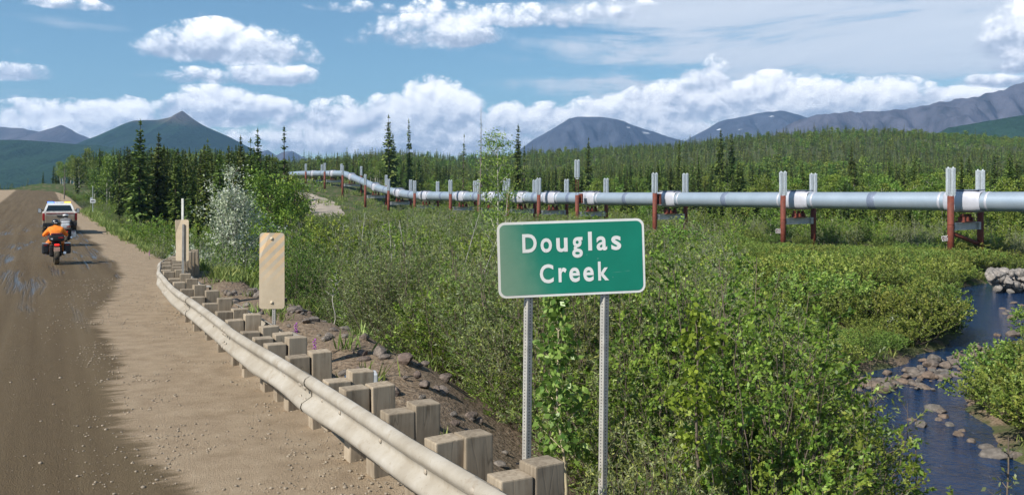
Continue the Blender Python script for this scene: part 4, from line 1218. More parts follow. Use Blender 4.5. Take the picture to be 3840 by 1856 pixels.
def scatter(name, P, scl, kind, label=None, sclz=None):
    """a mass of plants too many to count: one object, its points carry copies of the shapes"""
    n = len(P); src = kind.sources()
    me = bpy.data.meshes.new(name); me.vertices.add(n); me.vertices.foreach_set('co', np.asarray(P, np.float32).ravel())
    rng = np.random.default_rng(len(P))
    rot = np.stack([rng.normal(size=n) * 0.04, rng.normal(size=n) * 0.04, rng.uniform(0, 6.28, n)], 1).astype(np.float32)
    s3 = np.stack([scl, scl, scl if sclz is None else sclz], 1).astype(np.float32)
    for nm, dt, arr, key in (('rot', 'FLOAT_VECTOR', rot, 'vector'), ('scl', 'FLOAT_VECTOR', s3, 'vector')):
        at = me.attributes.new(nm, dt, 'POINT'); at.data.foreach_set(key, arr.ravel())
    at = me.attributes.new('pick', 'INT', 'POINT'); at.data.foreach_set('value', rng.integers(0, len(src), n).astype(np.int32))
    o = add(name, me); tag(o, label, kind='stuff')
    ng = bpy.data.node_groups.new(name, 'GeometryNodeTree')
    ng.interface.new_socket('Geometry', in_out='INPUT', socket_type='NodeSocketGeometry')
    ng.interface.new_socket('Geometry', in_out='OUTPUT', socket_type='NodeSocketGeometry')
    N, Lk = ng.nodes.new, ng.links.new
    gi, go = N('NodeGroupInput'), N('NodeGroupOutput'); jn = N('GeometryNodeJoinGeometry')
    def named(nm, dt):
        q = N('GeometryNodeInputNamedAttribute'); q.data_type = dt; q.inputs['Name'].default_value = nm; return q.outputs['Attribute']
    r_, s_, p_ = named('rot', 'FLOAT_VECTOR'), named('scl', 'FLOAT_VECTOR'), named('pick', 'INT')
    for k, ob in enumerate(src):
        cmp_ = N('FunctionNodeCompare'); cmp_.data_type = 'INT'; cmp_.operation = 'EQUAL'
        Lk(p_, cmp_.inputs[2]); cmp_.inputs[3].default_value = k
        oi = N('GeometryNodeObjectInfo'); oi.inputs['Object'].default_value = ob; oi.inputs['As Instance'].default_value = True
        ip = N('GeometryNodeInstanceOnPoints')
        e2r = N('FunctionNodeEulerToRotation'); Lk(r_, e2r.inputs[0])
        Lk(gi.outputs[0], ip.inputs['Points']); Lk(cmp_.outputs[0], ip.inputs['Selection']); Lk(oi.outputs['Geometry'], ip.inputs['Instance'])
        Lk(e2r.outputs[0], ip.inputs['Rotation']); Lk(s_, ip.inputs['Scale']); Lk(ip.outputs[0], jn.inputs[0])
    Lk(jn.outputs[0], go.inputs[0])
    md = o.modifiers.new('copies', 'NODES'); md.node_group = ng
    return o


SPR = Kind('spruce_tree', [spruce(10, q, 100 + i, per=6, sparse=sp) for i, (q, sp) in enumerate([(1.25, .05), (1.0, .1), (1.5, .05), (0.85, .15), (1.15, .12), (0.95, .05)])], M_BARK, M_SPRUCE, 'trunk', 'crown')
SPRS = Kind('spruce_tree', [spruce(10, 0.8, 140, per=4, sparse=.45, bare=0.3), spruce(10, 0.65, 141, per=4, sparse=.4, bare=.15)], M_BARK, M_SPRUCE, 'trunk', 'crown')
DEC = Kind('birch_tree', [limbs_and_leaves(7, 3.4, 200 + i, 3200, 0.20, fork=9, clump=.12) for i in range(4)], M_BIRCH, M_DECID, 'trunk', 'crown')
M_SPRFAR = mat_leaf('far_spruce_needles', (0.012, 0.022, 0.006), (0.052, 0.072, 0.014), (0.115, 0.135, 0.030), 0.15, 0.7, 0.03, 0.7, gain=2.9)
SPRFAR = Kind('spruce_tree', [spruce(8, q, 160 + i, levels=18, per=5) for i, q in enumerate((1.25, 1.0, 1.5, 0.9))], M_BARK, M_SPRFAR, 'trunk', 'crown')
DECFAR = Kind('birch_tree', [limbs_and_leaves(7, 3.2, 220 + i, 420, 0.55, fork=7, clump=.15) for i in range(3)], M_BARK, M_DECID, 'trunk', 'crown')
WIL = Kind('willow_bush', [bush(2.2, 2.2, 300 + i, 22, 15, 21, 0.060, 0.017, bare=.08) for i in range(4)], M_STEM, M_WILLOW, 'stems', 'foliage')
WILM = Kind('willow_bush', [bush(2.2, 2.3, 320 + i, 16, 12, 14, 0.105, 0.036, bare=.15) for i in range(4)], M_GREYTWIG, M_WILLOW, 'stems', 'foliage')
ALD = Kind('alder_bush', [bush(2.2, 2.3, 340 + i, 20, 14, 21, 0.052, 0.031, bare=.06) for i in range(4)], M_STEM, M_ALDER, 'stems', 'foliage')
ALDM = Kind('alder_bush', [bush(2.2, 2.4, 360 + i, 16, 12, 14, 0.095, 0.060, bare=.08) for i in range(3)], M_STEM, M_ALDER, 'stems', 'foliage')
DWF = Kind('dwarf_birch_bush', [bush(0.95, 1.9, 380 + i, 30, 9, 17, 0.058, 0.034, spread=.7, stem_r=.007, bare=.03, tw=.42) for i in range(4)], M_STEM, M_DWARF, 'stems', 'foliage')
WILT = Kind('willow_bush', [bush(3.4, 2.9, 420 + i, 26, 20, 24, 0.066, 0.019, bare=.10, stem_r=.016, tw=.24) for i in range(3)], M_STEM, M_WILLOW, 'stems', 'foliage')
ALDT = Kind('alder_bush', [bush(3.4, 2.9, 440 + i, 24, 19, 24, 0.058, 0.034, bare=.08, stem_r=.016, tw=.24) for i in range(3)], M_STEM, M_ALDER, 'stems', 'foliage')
TWG = Kind('bare_twig_bush', [bush(2.3, 1.9, 400 + i, 26, 12, 2, 0.10, 0.035, bare=.7, stem_r=.013) for i in range(2)], M_GREYTWIG, M_WILLOW, 'stems', 'foliage')

# ------------------------------------------------------------------ vegetation: where it grows
def proj(x, y, z): return 1920 + FPX * x / y, HZ - (z - CAMZ) / y * FPX
PXY = PL[:, :2]
def pipe_side(x, y):
    """signed distance from the pipe, positive beyond it"""
    x = np.asarray(x, float); y = np.asarray(y, float)
    q = PXY[::4]; t = nrm(np.gradient(q, axis=0)); out = np.full(x.shape, 0.0); best = np.full(x.shape, 1e9)
    for (cx, cy), (tx_, ty_) in zip(q, t):
        d2 = np.hypot(x - cx, y - cy); sd_ = (x - cx) * ty_ - (y - cy) * tx_
        m = d2 < best; best = np.where(m, d2, best); out = np.where(m, np.sign(sd_) * d2, out)
    return out


def jitter(y0, y1, step, rng, margin=350):
    """points over the ground seen between two depths"""
    ys = np.arange(y0, y1, step); out = []
    for yv in ys:
        xa, xb = (-margin - 1920) / FPX * yv - 2, (3840 + margin - 1920) / FPX * yv + 2
        xs = np.arange(xa, xb, step)
        out.append(np.stack([xs, np.full_like(xs, yv)], 1))
    P = np.concatenate(out); return P + rng.uniform(-0.5, 0.5, P.shape) * step


rng = np.random.default_rng(5)
plan = {'willow': [], 'alder': [], 'dwarf': [], 'twig': []}
YB = ([-400, 1100, 1500, 2050, 2800, 3840, 4300], [690, 735, 760, 745, 715, 700, 700])
YL = ([-400, 200, 300, 700, 1000, 1100, 1160, 1500, 1560, 2050, 2100, 2800, 2860, 3100, 3840, 4300], [690, 690, 725, 755, 760, 750, 790, 788, 762, 766, 792, 800, 905, 915, 930, 940])
for y0, y1, st in ((5.5, 20, 0.80), (20, 40, 1.1), (40, 72, 1.5), (72, 135, 2.2), (135, 210, 3.0)):
    P = jitter(y0, y1, st, rng)
    x, y = P[:, 0], P[:, 1]; u, v = to_uv(x, y); vv = vroad(u, v)
    cd = creek_d(x, y); ps = pipe_side(x, y); z = hz(x, y)
    start = np.interp(u, [-20, 4, 10, 15, 26, 33, 40, 400], [5.6, 5.5, 5.7, 6.5, 7.0, 6.7, 5.4, 5.6]) - 1.4 * (rng.random(len(x)) < 0.06)
    tkd = np.min(np.hypot(x[:, None] - tk[None, ::3, 0], y[:, None] - tk[None, ::3, 1]), 1)
    ok = (tkd > 4.2) & (vv > start) & (cd > 0.45) & (ps < 19)
    px = 1920 + FPX * x / y
    right_bank = (cd < 8) & (px > 3500) & (y > 17) & (y < 36)
    for i in np.nonzero(ok)[0]:
        xx, yy, zz, pxx = x[i], y[i], z[i], px[i]
        r = rng.random()
        # what grows here
        if right_bank[i] or (pxx > 2720 + 120 * (r - .5) and yy > 21 and vv[i] > 14):
            kd, h = 'dwarf', rng.uniform(0.65, 1.15) * (1.0 if not right_bank[i] else 0.9)
        elif yy > 26 and v[i] > 11 and r < 0.10: kd, h = 'twig', rng.uniform(1.6, 2.5)
        elif v[i] < 12 and u[i] > 30: kd, h = ('alder' if r < 0.7 else 'willow'), rng.uniform(1.0, 2.2) * (0.6 + 0.5 * min(1, (vv[i] - 5) / 3))
        elif yy < 30: kd, h = ('willow' if r < 0.55 else 'alder'), rng.uniform(1.5, 2.7) * (0.55 + 0.45 * min(1, max(0, (vv[i] - 5.0)) / 2.0))
        else: kd, h = ('willow' if r < 0.72 else 'alder'), rng.uniform(1.5, 2.7)
        clm = vnoise(xx * 0.30 + 3, yy * 0.30); h *= 0.55 + 0.95 * clm
        if kd == 'dwarf': h *= 1.25
        if yy < 24 and 1950 < pxx < 3150 and vv[i] > 7: h *= 1.45
        if clm < 0.30 and rng.random() < 0.55: continue
        # clear views: the creek, the track by the pipe
        if 2850 < pxx <= 3250 and yy < 27 and not right_bank[i]: h = min(h, CAMZ + (HZ - np.interp(pxx, [2850, 3000, 3120, 3250], [1120, 1330, 1450, 1700])) / FPX * yy - zz)
        if pxx > 3080 and yy < 27 and not right_bank[i] and cd[i] < 9:
            if pxx > 3250 or cd[i] < 1.2: continue
            h *= 0.7
        if 1090 < pxx < 1260 and 120 < yy < 215 and ps[i] < -4 and rng.random() < 0.9: continue
        if ps[i] > 3: kd, h = ('alder' if r < .45 else 'willow'), rng.uniform(1.3, 2.4) * (1.0 if ps[i] < 8 else 1.3)
        if abs(ps[i]) < 3 and kd != 'dwarf': h *= 0.55
        if yy < 16 and pxx < 2050 and vv[i] < 6.4: h *= 0.62
        if yy < 24 and abs(pxx - 1021) < 260 and vv[i] < 6.2: h *= 0.6
        lim = CAMZ + (HZ - np.interp(pxx, *(YB if ps[i] > 1.5 else YL))) / FPX * yy
        if zz + h > lim: h = max(0.35, lim - zz) * rng.uniform(0.85, 1.0)
        if h < 0.4: continue
        plan[kd].append((xx, yy, zz - 0.03, h))

P = np.concatenate([jitter(24, 62, 0.95, rng, 100)]); cdq = creek_d(P[:, 0], P[:, 1]); zq = hz(P[:, 0], P[:, 1])
for (xx, yy), c_, z_ in zip(P, cdq, zq):
    pxx = 1920 + FPX * xx / yy
    if .30 < c_ < 2.6 and pxx > 2700 and not (yy < 30 and pxx > 3420 and c_ < .6) and rng.random() < .8: plan['dwarf'].append((xx, yy, z_ - .04, rng.uniform(.45, .85)))
KINDS = {'willow': (WIL, WILM, WILT, 2.2, 'willow bush', 'narrow leaved grey green willow bush'), 'alder': (ALD, ALDM, ALDT, 2.2, 'alder bush', 'round leaved bright green alder bush'),
         'dwarf': (DWF, DWF, None, 0.95, 'dwarf birch', 'yellow green dwarf birch mound'), 'twig': (TWG, TWG, None, 2.3, 'bare bush', 'leafless grey twig bush')}
def bush_zone(x, y):
    u, v = to_uv(x, y); px = 1920 + FPX * x / y
    if float(creek_d(np.array([x]), np.array([y]))[0]) < 3.5: return 'on the creek bank'
    p_ = abs(float(pipe_side(np.array([x]), np.array([y]))[0]))
    if p_ < 7: return 'under the pipeline'
    if u > 31 and v < 12: return 'along the road verge beyond the guardrail'
    if v < 8: return 'at the foot of the bank behind the guardrail'
    if y < 26: return 'below the green sign'
    if p_ < 22: return 'close in front of the pipeline'
    return 'on the open creek flat' if px > 2700 else 'in the thicket between guardrail and pipeline'
for kd, items in plan.items():
    near, farm, tall, h0, cat, lab = KINDS[kd]
    items.sort(key=lambda q: -q[3] / q[1])
    inview = [q for q in items if -60 < 1920 + FPX * q[0] / q[1] < 3900 and HZ + FPX * (CAMZ - q[2] - q[3]) / q[1] < 1840]
    single = inview[:250 if kd != 'twig' else 60]; ids = set(id(q) for q in single)
    for i, (x, y, z, h) in enumerate(single):
        k, hk = (near, h0) if y < 33 else (farm, h0)
        if tall and y < 33 and h > 2.5: k, hk = tall, 3.4
        wd = h / hk * (1.25 if h < 1.3 and kd != 'dwarf' else 1.0) * random.uniform(0.9, 1.15)
        zn = bush_zone(x, y); size = ('tall' if h > 2.3 else 'low' if h < 1.3 else 'middling') if kd != 'dwarf' else ('high' if h > 1.1 else 'low')
        k.place(x, y, z, wd, f'{size} {lab} {zn}', cat, f'{size} {cat} {zn}', split=(i < 60), scz=h / hk)
    rest = np.array([q for q in items if id(q) not in ids])
    for part, kk in (((rest[:, 1] < 33), near), ((rest[:, 1] >= 33), farm)):
        q = rest[part]
        if len(q): scatter('scrub', q[:, :3], q[:, 3] / h0 * rng.uniform(0.95, 1.25, len(q)), kk, None, q[:, 3] / h0)

# ------------------------------------------------------------------ forest
spr, dec = [], []
P = np.concatenate([jitter(58, 150, 2.9, rng, 500), jitter(150, 260, 3.6, rng, 500)])
x, y = P[:, 0], P[:, 1]; u, v = to_uv(x, y); vv = vroad(u, v); ps = pipe_side(x, y); px = 1920 + FPX * x / y; z = hz(x, y)
clump = vnoise(x * 0.06 + 7, y * 0.06)
for i in range(len(P)):
    left = ps[i] < -9 and vv[i] > 8.0 + 2.5 * vnoise(u[i] * .1, 0.) and u[i] > 66 and px[i] < 1110 - max(0, (y[i] - 90)) * 0.4
    beyond = ps[i] > 9 + 6 * vnoise(x[i] * .08, y[i] * .08) and px[i] > 1000
    if not (left or beyond) or (left and random.random() < 0.27): continue
    fr = 1.3 if left else min(1.0, 0.65 + (ps[i] - 9) / 60)
    r = random.random()
    isdec = r < (0.42 if clump[i] > 0.58 else 0.13) + (-0.32 if left and u[i] < 150 else 0.15 if left and vv[i] < 14 else 0) + (0.12 if px[i] > 2900 else 0)
    if isdec: h = random.uniform(4.5, 7.5) * fr
    else: h = random.choice((random.uniform(4, 7.5), random.uniform(6, 10.5))) * fr
    # keep to the skyline the photograph shows
    lim_y = np.interp(px[i], [0, 180, 260, 330, 400, 900, 1000, 1120, 1300, 1900, 2600, 3840], [690, 630, 590, 560, 552, 545, 580, 610, 585, 585, 560, 560])
    lim = CAMZ + (HZ - lim_y) / FPX * y[i] + random.uniform(-1.2, 0.4)
    h = min(h, max(2.0, lim - z[i]))
    (dec if isdec else spr).append((x[i], y[i], z[i] - 0.1, h))

def spruce_place(px_, top, d, kind=SPR, k=None, label='tall slender spruce rising above the forest', wide=1.0, **kw):
    c = pt(px_, top, d); g = gz(c.x, c.y); sc = (c.z - g) / 10
    return kind.place(c.x, c.y, g - 0.1, sc * wide, label, 'spruce', kw.get('group'), k=k, scz=sc)

spruce_place(520, 448, 84, SPR, 0, 'tallest dark spruce standing over the roadside trees', 1.05)
spruce_place(585, 498, 86, SPR, 2, 'spruce with a wide skirt next to the tallest roadside spruce', 0.95)
for q in ((612, 552, 87, 3), (700, 560, 94, 1), (780, 520, 92, 4), (860, 545, 96, 0), (820, 560, 90, 5), (750, 575, 95, 1), (445, 575, 90, 3), (640, 590, 92, 5)):
    spruce_place(*q[:3], SPR, q[3], 'medium spruce poking above the roadside forest', random.uniform(.8, 1), group='medium spruces of the roadside forest')
spruce_place(905, 506, 82, SPR, 1, 'slim spruce in the tight trio by the alder thicket', 0.85)
spruce_place(940, 518, 80, SPR, 0, 'fuller spruce in the tight trio by the alder thicket', 0.9)
spruce_place(970, 480, 80, SPR, 4, 'tallest spruce in the tight trio by the alder thicket', 0.9)
spruce_place(1066, 474, 100, SPRS, 0, 'thin ragged spruce standing apart beside the distant blue peaks', 1.0)
spruce_place(1460, 430, 185, SPR, 0, 'very tall bushy spruce behind the sloping pipe', 0.85)
spruce_place(1478, 500, 188, SPR, 2, 'shorter spruce leaning on the very tall bushy one', 0.8)
spruce_place(1535, 446, 188, SPR, 3, 'very tall thin spruce beside the bushy one behind the pipe', 0.75)
spruce_place(1735, 505, 175, SPRS, 1, 'sparse pale spruce near the dead snag', 0.9)
spruce_place(1937, 466, 140, SPR, 1, 'tall pointed spruce next to the white birch', 0.8)
spruce_place(1965, 545, 138, SPRS, 0, 'black thin spruce beside the tall pointed one', 0.8)
spruce_place(2695, 488, 150, SPR, 2, 'tall broad spruce of the dark pair behind the pipe', 0.85)
spruce_place(2745, 500, 152, SPR, 0, 'slimmer spruce of the dark pair behind the pipe', 0.75)
spruce_place(2205, 515, 150, SPR, 4, 'tall spruce behind the raised silver fins', 0.75)
spruce_place(2545, 525, 150, SPR, 5, 'slim tall spruce behind the pipe left of the dark pair', 0.8)
spruce_place(3190, 545, 135, SPR, 2, 'broad spruce standing over pipe between two brown plated supports', 0.8)

def tree_zone(q, left):
    px = 1920 + FPX * q[0] / q[1]
    if left: return 'on the road verge near the crest' if q[1] > 125 else 'in the roadside forest behind the small white sign' if px < 450 else 'in the roadside forest behind the silver willow'
    ps_ = float(pipe_side(np.array([q[0]]), np.array([q[1]]))[0])
    return ('on the forest edge' if ps_ < 22 else 'inside the forest') + (' behind the sloping pipe' if px < 1700 else ' behind the pipe and green sign' if px < 2600 else ' behind the pipe by the brown plates')
spr.sort(key=lambda q: -q[3] / q[1]); dec.sort(key=lambda q: -q[3] / q[1])
inv = lambda q: -30 < 1920 + FPX * q[0] / q[1] < 3870
s_in = [q for q in spr if inv(q)][:260]; d_in = [q for q in dec if inv(q)][:200]
ids = set(map(id, s_in)) | set(map(id, d_in))
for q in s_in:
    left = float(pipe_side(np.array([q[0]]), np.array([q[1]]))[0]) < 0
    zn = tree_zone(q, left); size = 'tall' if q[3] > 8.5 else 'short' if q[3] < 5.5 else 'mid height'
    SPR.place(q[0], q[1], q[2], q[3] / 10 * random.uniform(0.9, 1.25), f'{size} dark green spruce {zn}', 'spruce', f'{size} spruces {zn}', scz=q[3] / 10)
for q in d_in:
    left = float(pipe_side(np.array([q[0]]), np.array([q[1]]))[0]) < 0
    zn = tree_zone(q, left); size = 'tall' if q[3] > 6.5 else 'short' if q[3] < 4.5 else 'mid height'
    DEC.place(q[0], q[1], q[2], q[3] / 7 * random.uniform(0.8, 1.05), f'{size} light green birch {zn}', 'birch', f'{size} birches {zn}', scz=q[3] / 7)
rest = np.array([q for q in spr if id(q) not in ids])
scatter('forest', rest[:, :3], rest[:, 3] / 10 * rng.uniform(.9, 1.2, len(rest)), SPR, None, rest[:, 3] / 10)
rest = np.array([q for q in dec if id(q) not in ids])
if len(rest): scatter('forest', rest[:, :3], rest[:, 3] / 7 * 0.95, DEC, None, rest[:, 3] / 7)

# the wooded rise beyond and the valley behind the crest of the road
P = np.concatenate([jitter(260, 430, 4.6, rng, 250), jitter(430, 820, 6.0, rng, 200)])
x, y = P[:, 0], P[:, 1]; px = 1920 + FPX * x / y; u, v = to_uv(x, y); vv = vroad(u, v)
ok = (pipe_side(x, y) > 9) & (px > 950) | ((np.abs(vv) > 12) & (px < 950) & (y > 330))
P = P[ok]; x, y, px = x[ok], y[ok], px[ok]; z = hz(x, y)
dm = (vnoise(x * .02, y * .02) + rng.uniform(-.25, .25, len(x)) + 0.10 * (px > 2800)) > 0.68
hh = rng.uniform(4.5, 9.0, len(x)) * np.where(px < 950, 1.0, np.interp(y, [260, 800], [1.0, 0.95]))
hh = np.where(rng.random(len(x)) < 0.07, hh * 1.35, hh)
A_ = np.stack([x, y, z - 0.2], 1)
scatter('forest', A_[~dm], hh[~dm] / 8 * rng.uniform(.95, 1.4, (~dm).sum()), SPRFAR, None, hh[~dm] / 8)
scatter('forest', A_[dm], hh[dm] / 7 * .8, DECFAR, None, hh[dm] / 7 * .75)

# ------------------------------------------------------------------ single plants
def leafy_place(wd, lf, wm, lm, x, y, label, cat, name, pw='trunk', pf='foliage', rz=0.0):
    o = empty(name, (x, y, gz(x, y) - 0.05), rz)
    add(pw, quad_mesh(pw, [(wd[0], wd[1], None, 0)], [wm], (0,)), o); add(pf, quad_mesh(pf, [(*lf, 0)], [lm]), o)
    return tag(o, label, cat)


def sapling(h, w, seed, n, leaf, aspect, tiers=11, lean=(0, 0), low=0.12, droop=-0.5):
    """slender young tree: one stem, short side branches, large separate leaves"""
    r = np.random.default_rng(seed); q = np.linspace(0, 1, 9)
    P = np.stack([lean[0] * q + 0.03 * np.sin(q * 9), lean[1] * q + 0.03 * np.cos(q * 7), h * q], -1)
    wood = [np_tube(P, 0.018 * (1 - 0.85 * q) * h / 2.2 + 0.003, 6)]; LV = []
    per = max(4, n // tiers)
    for k in range(tiers):
        t = low + (1 - low) * (k + r.uniform(0, .9)) / tiers; b = np.array([np.interp(t, q, P[:, j]) for j in range(3)])
        for side in range(2):
            az = k * 2.4 + side * 3.1 + r.uniform(-.5, .5); ln = w * 0.5 * r.uniform(0.5, 1.1) * (1.05 - 0.75 * t)
            d = np.array([math.cos(az), math.sin(az), 0.75]); e = b + d * ln
            wood.append(np_tube(np.array([b, b + d * ln * .55, e]), np.array([.007, .005, .002]), 4))
            m = per // 2; f = r.random((m, 1))
            c = b + (e - b) * (0.25 + 0.8 * f) + r.normal(size=(m, 3)) * 0.05 * w
            dd = nrm(r.normal(size=(m, 3)) * 0.7 + np.array([0.5 * d[0], 0.5 * d[1], droop])); ss = nrm(np.cross(dd, r.normal(size=(m, 3)) + np.array([0.0, 1.2, 0.4])))
            sz = leaf * r.uniform(0.6, 1.2, m); V, F = leaf_quads(c, dd, ss, sz, sz * aspect)
            LV.append((V, F, np.clip(0.5 + r.normal(size=m) * 0.22, 0, 1)))
    return cat_parts(wood)[:2], cat_parts(LV)


def spot(px, top, d):
    c = pt(px, top, d); return c.x, c.y, c.z - gz(c.x, c.y) + 0.05

x, y, h = spot(2100, 1105, 9.6)
leafy_place(*sapling(h, 0.95, 51, 900, 0.092, 0.62, 13, (-.12, 0), 0.2), M_TAN, M_POPLAR, x + .06, y, 'young balsam poplar with big glossy leaves between the sign posts', 'poplar', 'poplar_sapling')
x, y, h = spot(2640, 1150, 9.0)
leafy_place(*sapling(h, 1.0, 52, 900, 0.08, 0.7, 11, (-.1, 0), 0.30), M_STEM, M_LIME, x, y, 'lime green sapling glowing in the dark willow thicket', 'sapling', 'birch_sapling')
x, y, h = spot(3432, 1660, 11.5)
leafy_place(*sapling(h, 0.6, 53, 260, 0.10, 0.5, 9, (0, 0), 0.2, -0.2), M_STEM, M_POPLAR, x, y, 'upright poplar shoot standing against the dark creek water', 'poplar', 'poplar_sapling')
x, y, h = spot(3750, 1640, 10.5)
leafy_place(*sapling(h, 1.0, 54, 110, 0.085, 0.5, 9, (.1, 0), 0.3), M_STEM, M_WILLOW, x, y, 'sparse willow sapling with bare brown stems over the creek bank', 'sapling', 'willow_sapling')
x, y, h = spot(3200, 1360, 12.6)
leafy_place(*bush(h, 2.0, 55, 12, 15, 13, 0.085, 0.026, bare=.15, stem_r=.014), M_STEM, M_WILLOW, x, y, 'tall loose willow leaning over the creek with pale tips', 'willow', 'willow_bush', 'stems')
x, y, h = spot(3000, 1390, 11.0)
leafy_place(*bush(h, 2.6, 56, 26, 15, 16, 0.085, 0.026, bare=.1, stem_r=.014), M_STEM, M_WILLOW, x, y, 'big grey green willow at the creek bend below the sign', 'willow', 'willow_bush', 'stems')
x, y, h = spot(2780, 1000, 17.5)
leafy_place(*bush(h, 3.4, 57, 30, 18, 18, 0.085, 0.027, bare=.08, stem_r=.018), M_STEM, M_WILLOW, x, y, 'tallest rounded willow right of the green sign', 'willow', 'willow_bush', 'stems')
x, y, h = spot(880, 625, 46)
leafy_place(*limbs_and_leaves(h, 3.1, 58, 6000, 0.14, stems=6, fork=6, clump=.10, bottom=.3, trunk_r=.010, aspect=.5), M_GREYTWIG, M_SILVER, x, y, 'silvery white leaved willow tree before the spruces', 'willow', 'silver_willow', 'trunk', 'crown')
x, y, h = spot(1045, 650, 62)
leafy_place(*limbs_and_leaves(h, 3.4, 59, 6000, 0.17, stems=4, fork=8, clump=.12, bottom=.1), M_BARK, M_ALDER, x, y, 'dense round dark green alder tree at the end of the pipe', 'alder', 'alder_tree', 'trunk', 'crown')
x, y, h = spot(1092, 662, 74)
leafy_place(*limbs_and_leaves(h, 2.8, 60, 3800, 0.18, stems=3, fork=7, clump=.13, bottom=.1), M_BARK, M_DECID, x, y, 'yellow green poplar tree hiding the far end of the pipe', 'poplar', 'poplar_tree', 'trunk', 'crown')
x, y, h = spot(1862, 480, 56)
leafy_place(*limbs_and_leaves(h, 2.8, 61, 4200, 0.12, fork=15, clump=.13, bottom=.22, trunk_r=.008), M_BIRCH, M_DECID, x, y, 'white stemmed birch tree with thin open crown before the pipeline', 'birch', 'birch_tree', 'trunk', 'crown')
x, y, h = spot(1912, 680, 50)
leafy_place(*limbs_and_leaves(h, 1.8, 62, 700, 0.09, fork=9, clump=.12, bottom=.35, trunk_r=.008, gap=.2), M_BIRCH, M_DECID, x, y, 'thin young birch beside the white stemmed birch', 'birch', 'birch_tree', 'trunk', 'crown')
x, y, h = spot(1251, 1130, 16.5)
leafy_place(*sapling(h + .5, 0.7, 63, 160, 0.06, .6, 8, (0.02, 0), 0.55), M_BIRCH, M_ALDER, x, y, 'straight white birch stem at the foot of the dirt bank', 'birch', 'birch_sapling')
for px_, top, d, sd_ in ((760, 905, 36, 64), (690, 880, 35, 66), (2740, 920, 42, 67), (3350, 1180, 34, 68)):
    x, y, h = spot(px_, top, d)
    leafy_place(*bush(max(.6, h), max(.6, h) * .8, sd_, 9, 8, 9, 0.11, 0.035, bare=.05), M_GREYTWIG, M_SILVER, x, y, 'small willow shoot with silvery leaves among green scrub', 'willow', 'silver_willow_shoot', 'stems')['group'] = 'silvery willow shoots'


def snag(px, top, d, seed, label, r0=0.16):
    x, y, h = spot(px, top, d); r = np.random.default_rng(seed); q = np.linspace(0, 1, 9)
    P = np.stack([0.02 * h * np.sin(q * 2), 0 * q, h * q], -1); wood = [np_tube(P, r0 * (1 - .93 * q), 6)]; tw = []
    for k in range(int(h * 5)):
        t = r.uniform(0.25, 0.97); az = r.uniform(0, 6.28); ln = r.uniform(.3, 1.1) * (1.1 - t)
        b = np.array([0.02 * h * math.sin(t * 2), 0, h * t]); d_ = np.array([math.cos(az), math.sin(az), r.uniform(-.9, .2)])
        tw.append(np_tube(np.array([b, b + d_ * ln * .6, b + d_ * ln + [0, 0, -.1 * ln]]), np.array([.03, .02, .01]), 3))
    o = empty('dead_tree', (x, y, gz(x, y) - .1)); a, b = cat_parts(wood)[:2]; add('trunk', quad_mesh('trunk', [(a, b, None, 0)], [M_SNAG], (0,)), o)
    a, b = cat_parts(tw)[:2]; add('branches', quad_mesh('branches', [(a, b, None, 0)], [M_SNAG], (0,)), o)
    tag(o, label, 'dead tree')
snag(1795, 398, 118, 1, 'tall bare dead tree trunk rising above the forest')
snag(240, 608, 150, 2, 'short dead tree with a broken top at the road crest', 0.12)
snag(2610, 560, 148, 3, 'thin bare dead tree in front of the dark forest', 0.09)

# fallen and leaning grey stems in the thicket
for k, (px_, py_, d, ang) in enumerate(((1700, 800, 42, 0.5), (1560, 830, 40, -0.3), (1330, 800, 44, 0.2), (1745, 860, 36, 0.6), (1480, 840, 42, -0.1), (1840, 820, 38, 0.35))):
    x, y, h = spot(px_, py_, d); L = 2.6
    b = MB().tube([(0, 0, 0), (L * math.sin(ang) * .5, 0, h * .5), (L * math.sin(ang), 0, h)], [.03, .02, .008], 5)
    for j in range(5): b.tube([(L * math.sin(ang) * (.4 + .1 * j), 0, h * (.4 + .1 * j)), (L * math.sin(ang) * (.4 + .1 * j) + random.uniform(-.5, .5), random.uniform(-.3, .3), h * (.55 + .1 * j))], [.012, .004], 4)
    o = b.build('bare_sapling', M_GREYTWIG, loc=(x, y, gz(x, y))); tag(o, 'pale bare sapling leaning out of the willow thicket', 'bare sapling', 'bare leaning saplings')

# grass and weeds on the bank and verges: a mass nobody could count
def tuft(seed, n=26, h=0.3):
    r = np.random.default_rng(seed); c = np.concatenate([r.normal(size=(n, 2)) * .10, np.zeros((n, 1))], 1)
    d = nrm(np.concatenate([r.normal(size=(n, 2)) * .45, np.ones((n, 1))], 1)); L = h * r.uniform(.5, 1.2, n)
    c = c + d * (L * .45)[:, None]; s = nrm(np.cross(d, r.normal(size=(n, 3)))); V, F = leaf_quads(c, d, s, L, L * .07 + .008)
    return np_tube(np.array([[0, 0, 0], [0, 0, .05]]), np.array([.004, .002]), 3), (V, F, np.clip(.5 + r.normal(size=n) * .2, 0, 1))
TUF = Kind('grass_tuft', [tuft(i) for i in range(4)], M_STEM, M_GRASS, 'stems', 'blades')
G = []
for _ in range(5200):
    u = random.uniform(2, 120); e = float(vedge(u))
    v = e + abs(random.gauss(0.9, 1.2)) + 0.15
    if vnoise(u * .5, v * .8) < 0.42 or (u < 28 and v < 6 and random.random() < .93): continue
    x, y = from_uv(u, v); G.append((x, y, gz(x, y) - .02))
for _ in range(1800):
    y = random.uniform(15, 60); x = random.uniform(3, .6 * y); cdx = float(creek_d(np.array([x]), np.array([y]))[0])
    if .35 < cdx < 1.8: G.append((x, y, gz(x, y) - .02))
for _ in range(2600):
    y = random.uniform(50, 230); t = random.uniform(-.3, .6); x = t * y
    if abs(float(pipe_side(np.array([x]), np.array([y]))[0])) < 9: G.append((x, y, gz(x, y) - .02))
